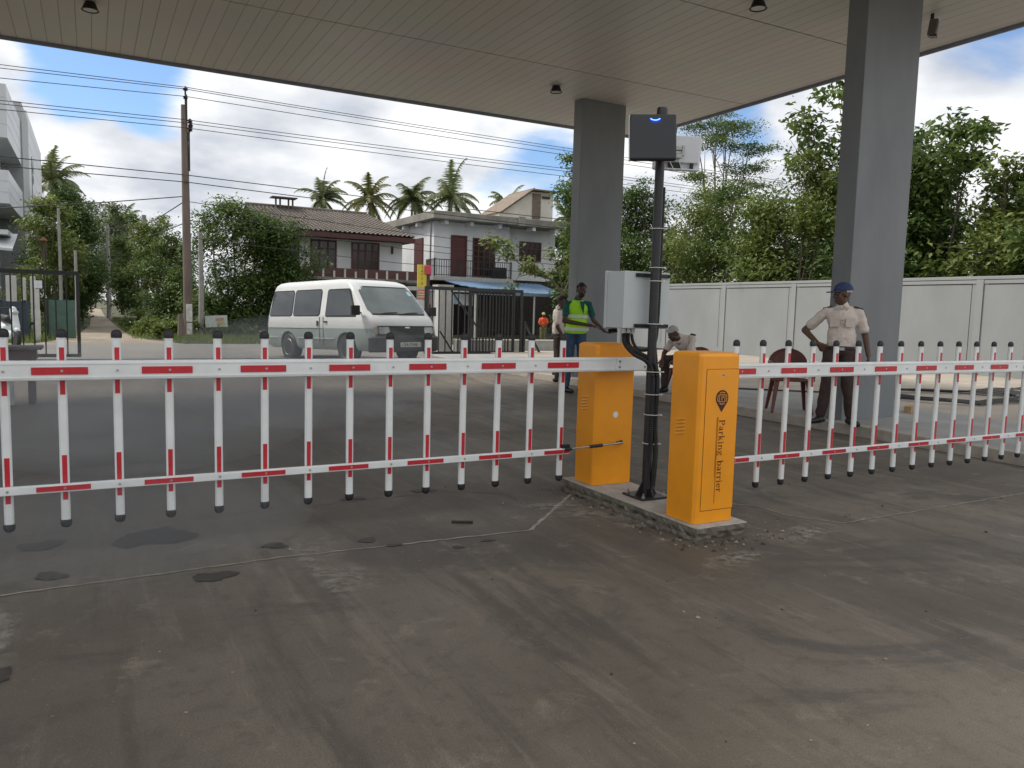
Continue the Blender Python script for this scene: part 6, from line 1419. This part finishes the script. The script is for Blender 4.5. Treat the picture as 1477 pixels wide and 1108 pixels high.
for x, y, h, r_, lab, m_ in ((3.62, 31.2, 3.9, .09, 'shorter second pole just right of the tall brown pole', pole_g), (2.55, 45.5, 5.75, .13, 'pale concrete pole standing along the right of the lane', pole_g), (1.15, 62, 6.5, .13, 'thin grey pole farther along the lane', pole_g), (-.45, 33.2, 3.1, .06, 'thin pale pole at the left of the lane mouth', pole_g), (-1.05, 36.5, 4.9, .06, 'pale slanting pole among the trees left of the lane', pole_g), (2.72, 29.2, 0.9, .11, 'short stump post left of the tall brown pole', pole_m)):
    t = thing('pole', lab, 'pole', (x, y, 0), group='smaller poles by the lane'); b = MB(); b.tube([(x, y, 0), (x + .02, y, h * .5), (x, y, h)], [r_ * 1.2, r_, r_ * .8], 8); b.build('shaft', m_, t, smooth=True)
wire_m = mat('dark wire', (.035, .035, .038), .6)
def wire(label, pts, rr=.011):
    P = []
    for a, c in zip(pts[:-1], pts[1:]):
        a, c = Vector(a), Vector(c); L = (c - a).length; n_ = 14
        for k in range(n_): q = k / n_; P.append(a.lerp(c, q) + Vector((0, 0, -4 * q * (1 - q) * L * L * .00012)))
    P.append(Vector(pts[-1])); b = MB(); b.tube(P, rr, 5); tag(b.build('overhead_wire', wire_m, smooth=True), label, 'wire', 'overhead wires on the tall pole')
W_ = ['topmost wire over the pole top', 'second wire over the pole top', 'third wire over the pole top', 'upper wire of the middle bundle of three', 'middle wire of the middle bundle of three', 'lowest wire of the middle bundle of three', 'upper wire of the lower pair', 'lower wire of the lower pair']
for k, (zl, zp, zr) in enumerate(((8.62, 8.74, 8.55), (8.50, 8.66, 8.42), (8.18, 8.40, 8.22), (7.52, 7.64, 7.66), (7.40, 7.52, 7.53), (7.22, 7.34, 7.30), (5.78, 5.75, 5.42), (5.48, 5.50, 5.02))):
    o = k % 3 * .06
    def ext(z0, z1, x0, x1, x): return z0 + (z1 - z0) * (x - x0) / (x1 - x0)
    wire(W_[k], [(-26, 30.2 - o, ext(zl, zp, -2.4, 3.06, -26) * .6 + zl * .4), (-2.4, 30.2 - o, zl), (3.06, 30.1 - o, zp), (18.8, 30.2 - o, zr), (34, 30.2 - o, zr - .1)], .012 if k < 6 else .016)
wire('service cable from the pole sagging left towards the office block', [(3.0, 30.2, 5.02), (.4, 30.2, 4.58), (-2.5, 30.2, 4.15), (-6, 30.2, 4.0)], .018)
wire('cable from the tall pole down to the pale lane pole', [(3.0, 30.2, 4.85), (2.55, 45.5, 5.2)], .02); wire('lower cable from the tall pole to the pale lane pole', [(3.0, 30.2, 4.1), (2.55, 45.5, 4.6)], .02)
wire('cable from the pale lane pole along the lane', [(2.55, 45.5, 5.3), (1.15, 62, 6.2), (1.0, 90, 8)], .02)
for k, (z0, z1) in enumerate(((4.35, 3.9), (3.95, 3.55), (3.7, 3.35), (3.1, 3.0))):
    wire(['uppermost cable crossing the house fronts', 'second cable crossing the house fronts', 'third cable crossing the house fronts', 'lowest cable crossing the house fronts'][k], [(3.1, 30.2, z0 + .5), (11, 30.2, z0), (20, 30.2, z1), (34, 30.2, z1)], .012)
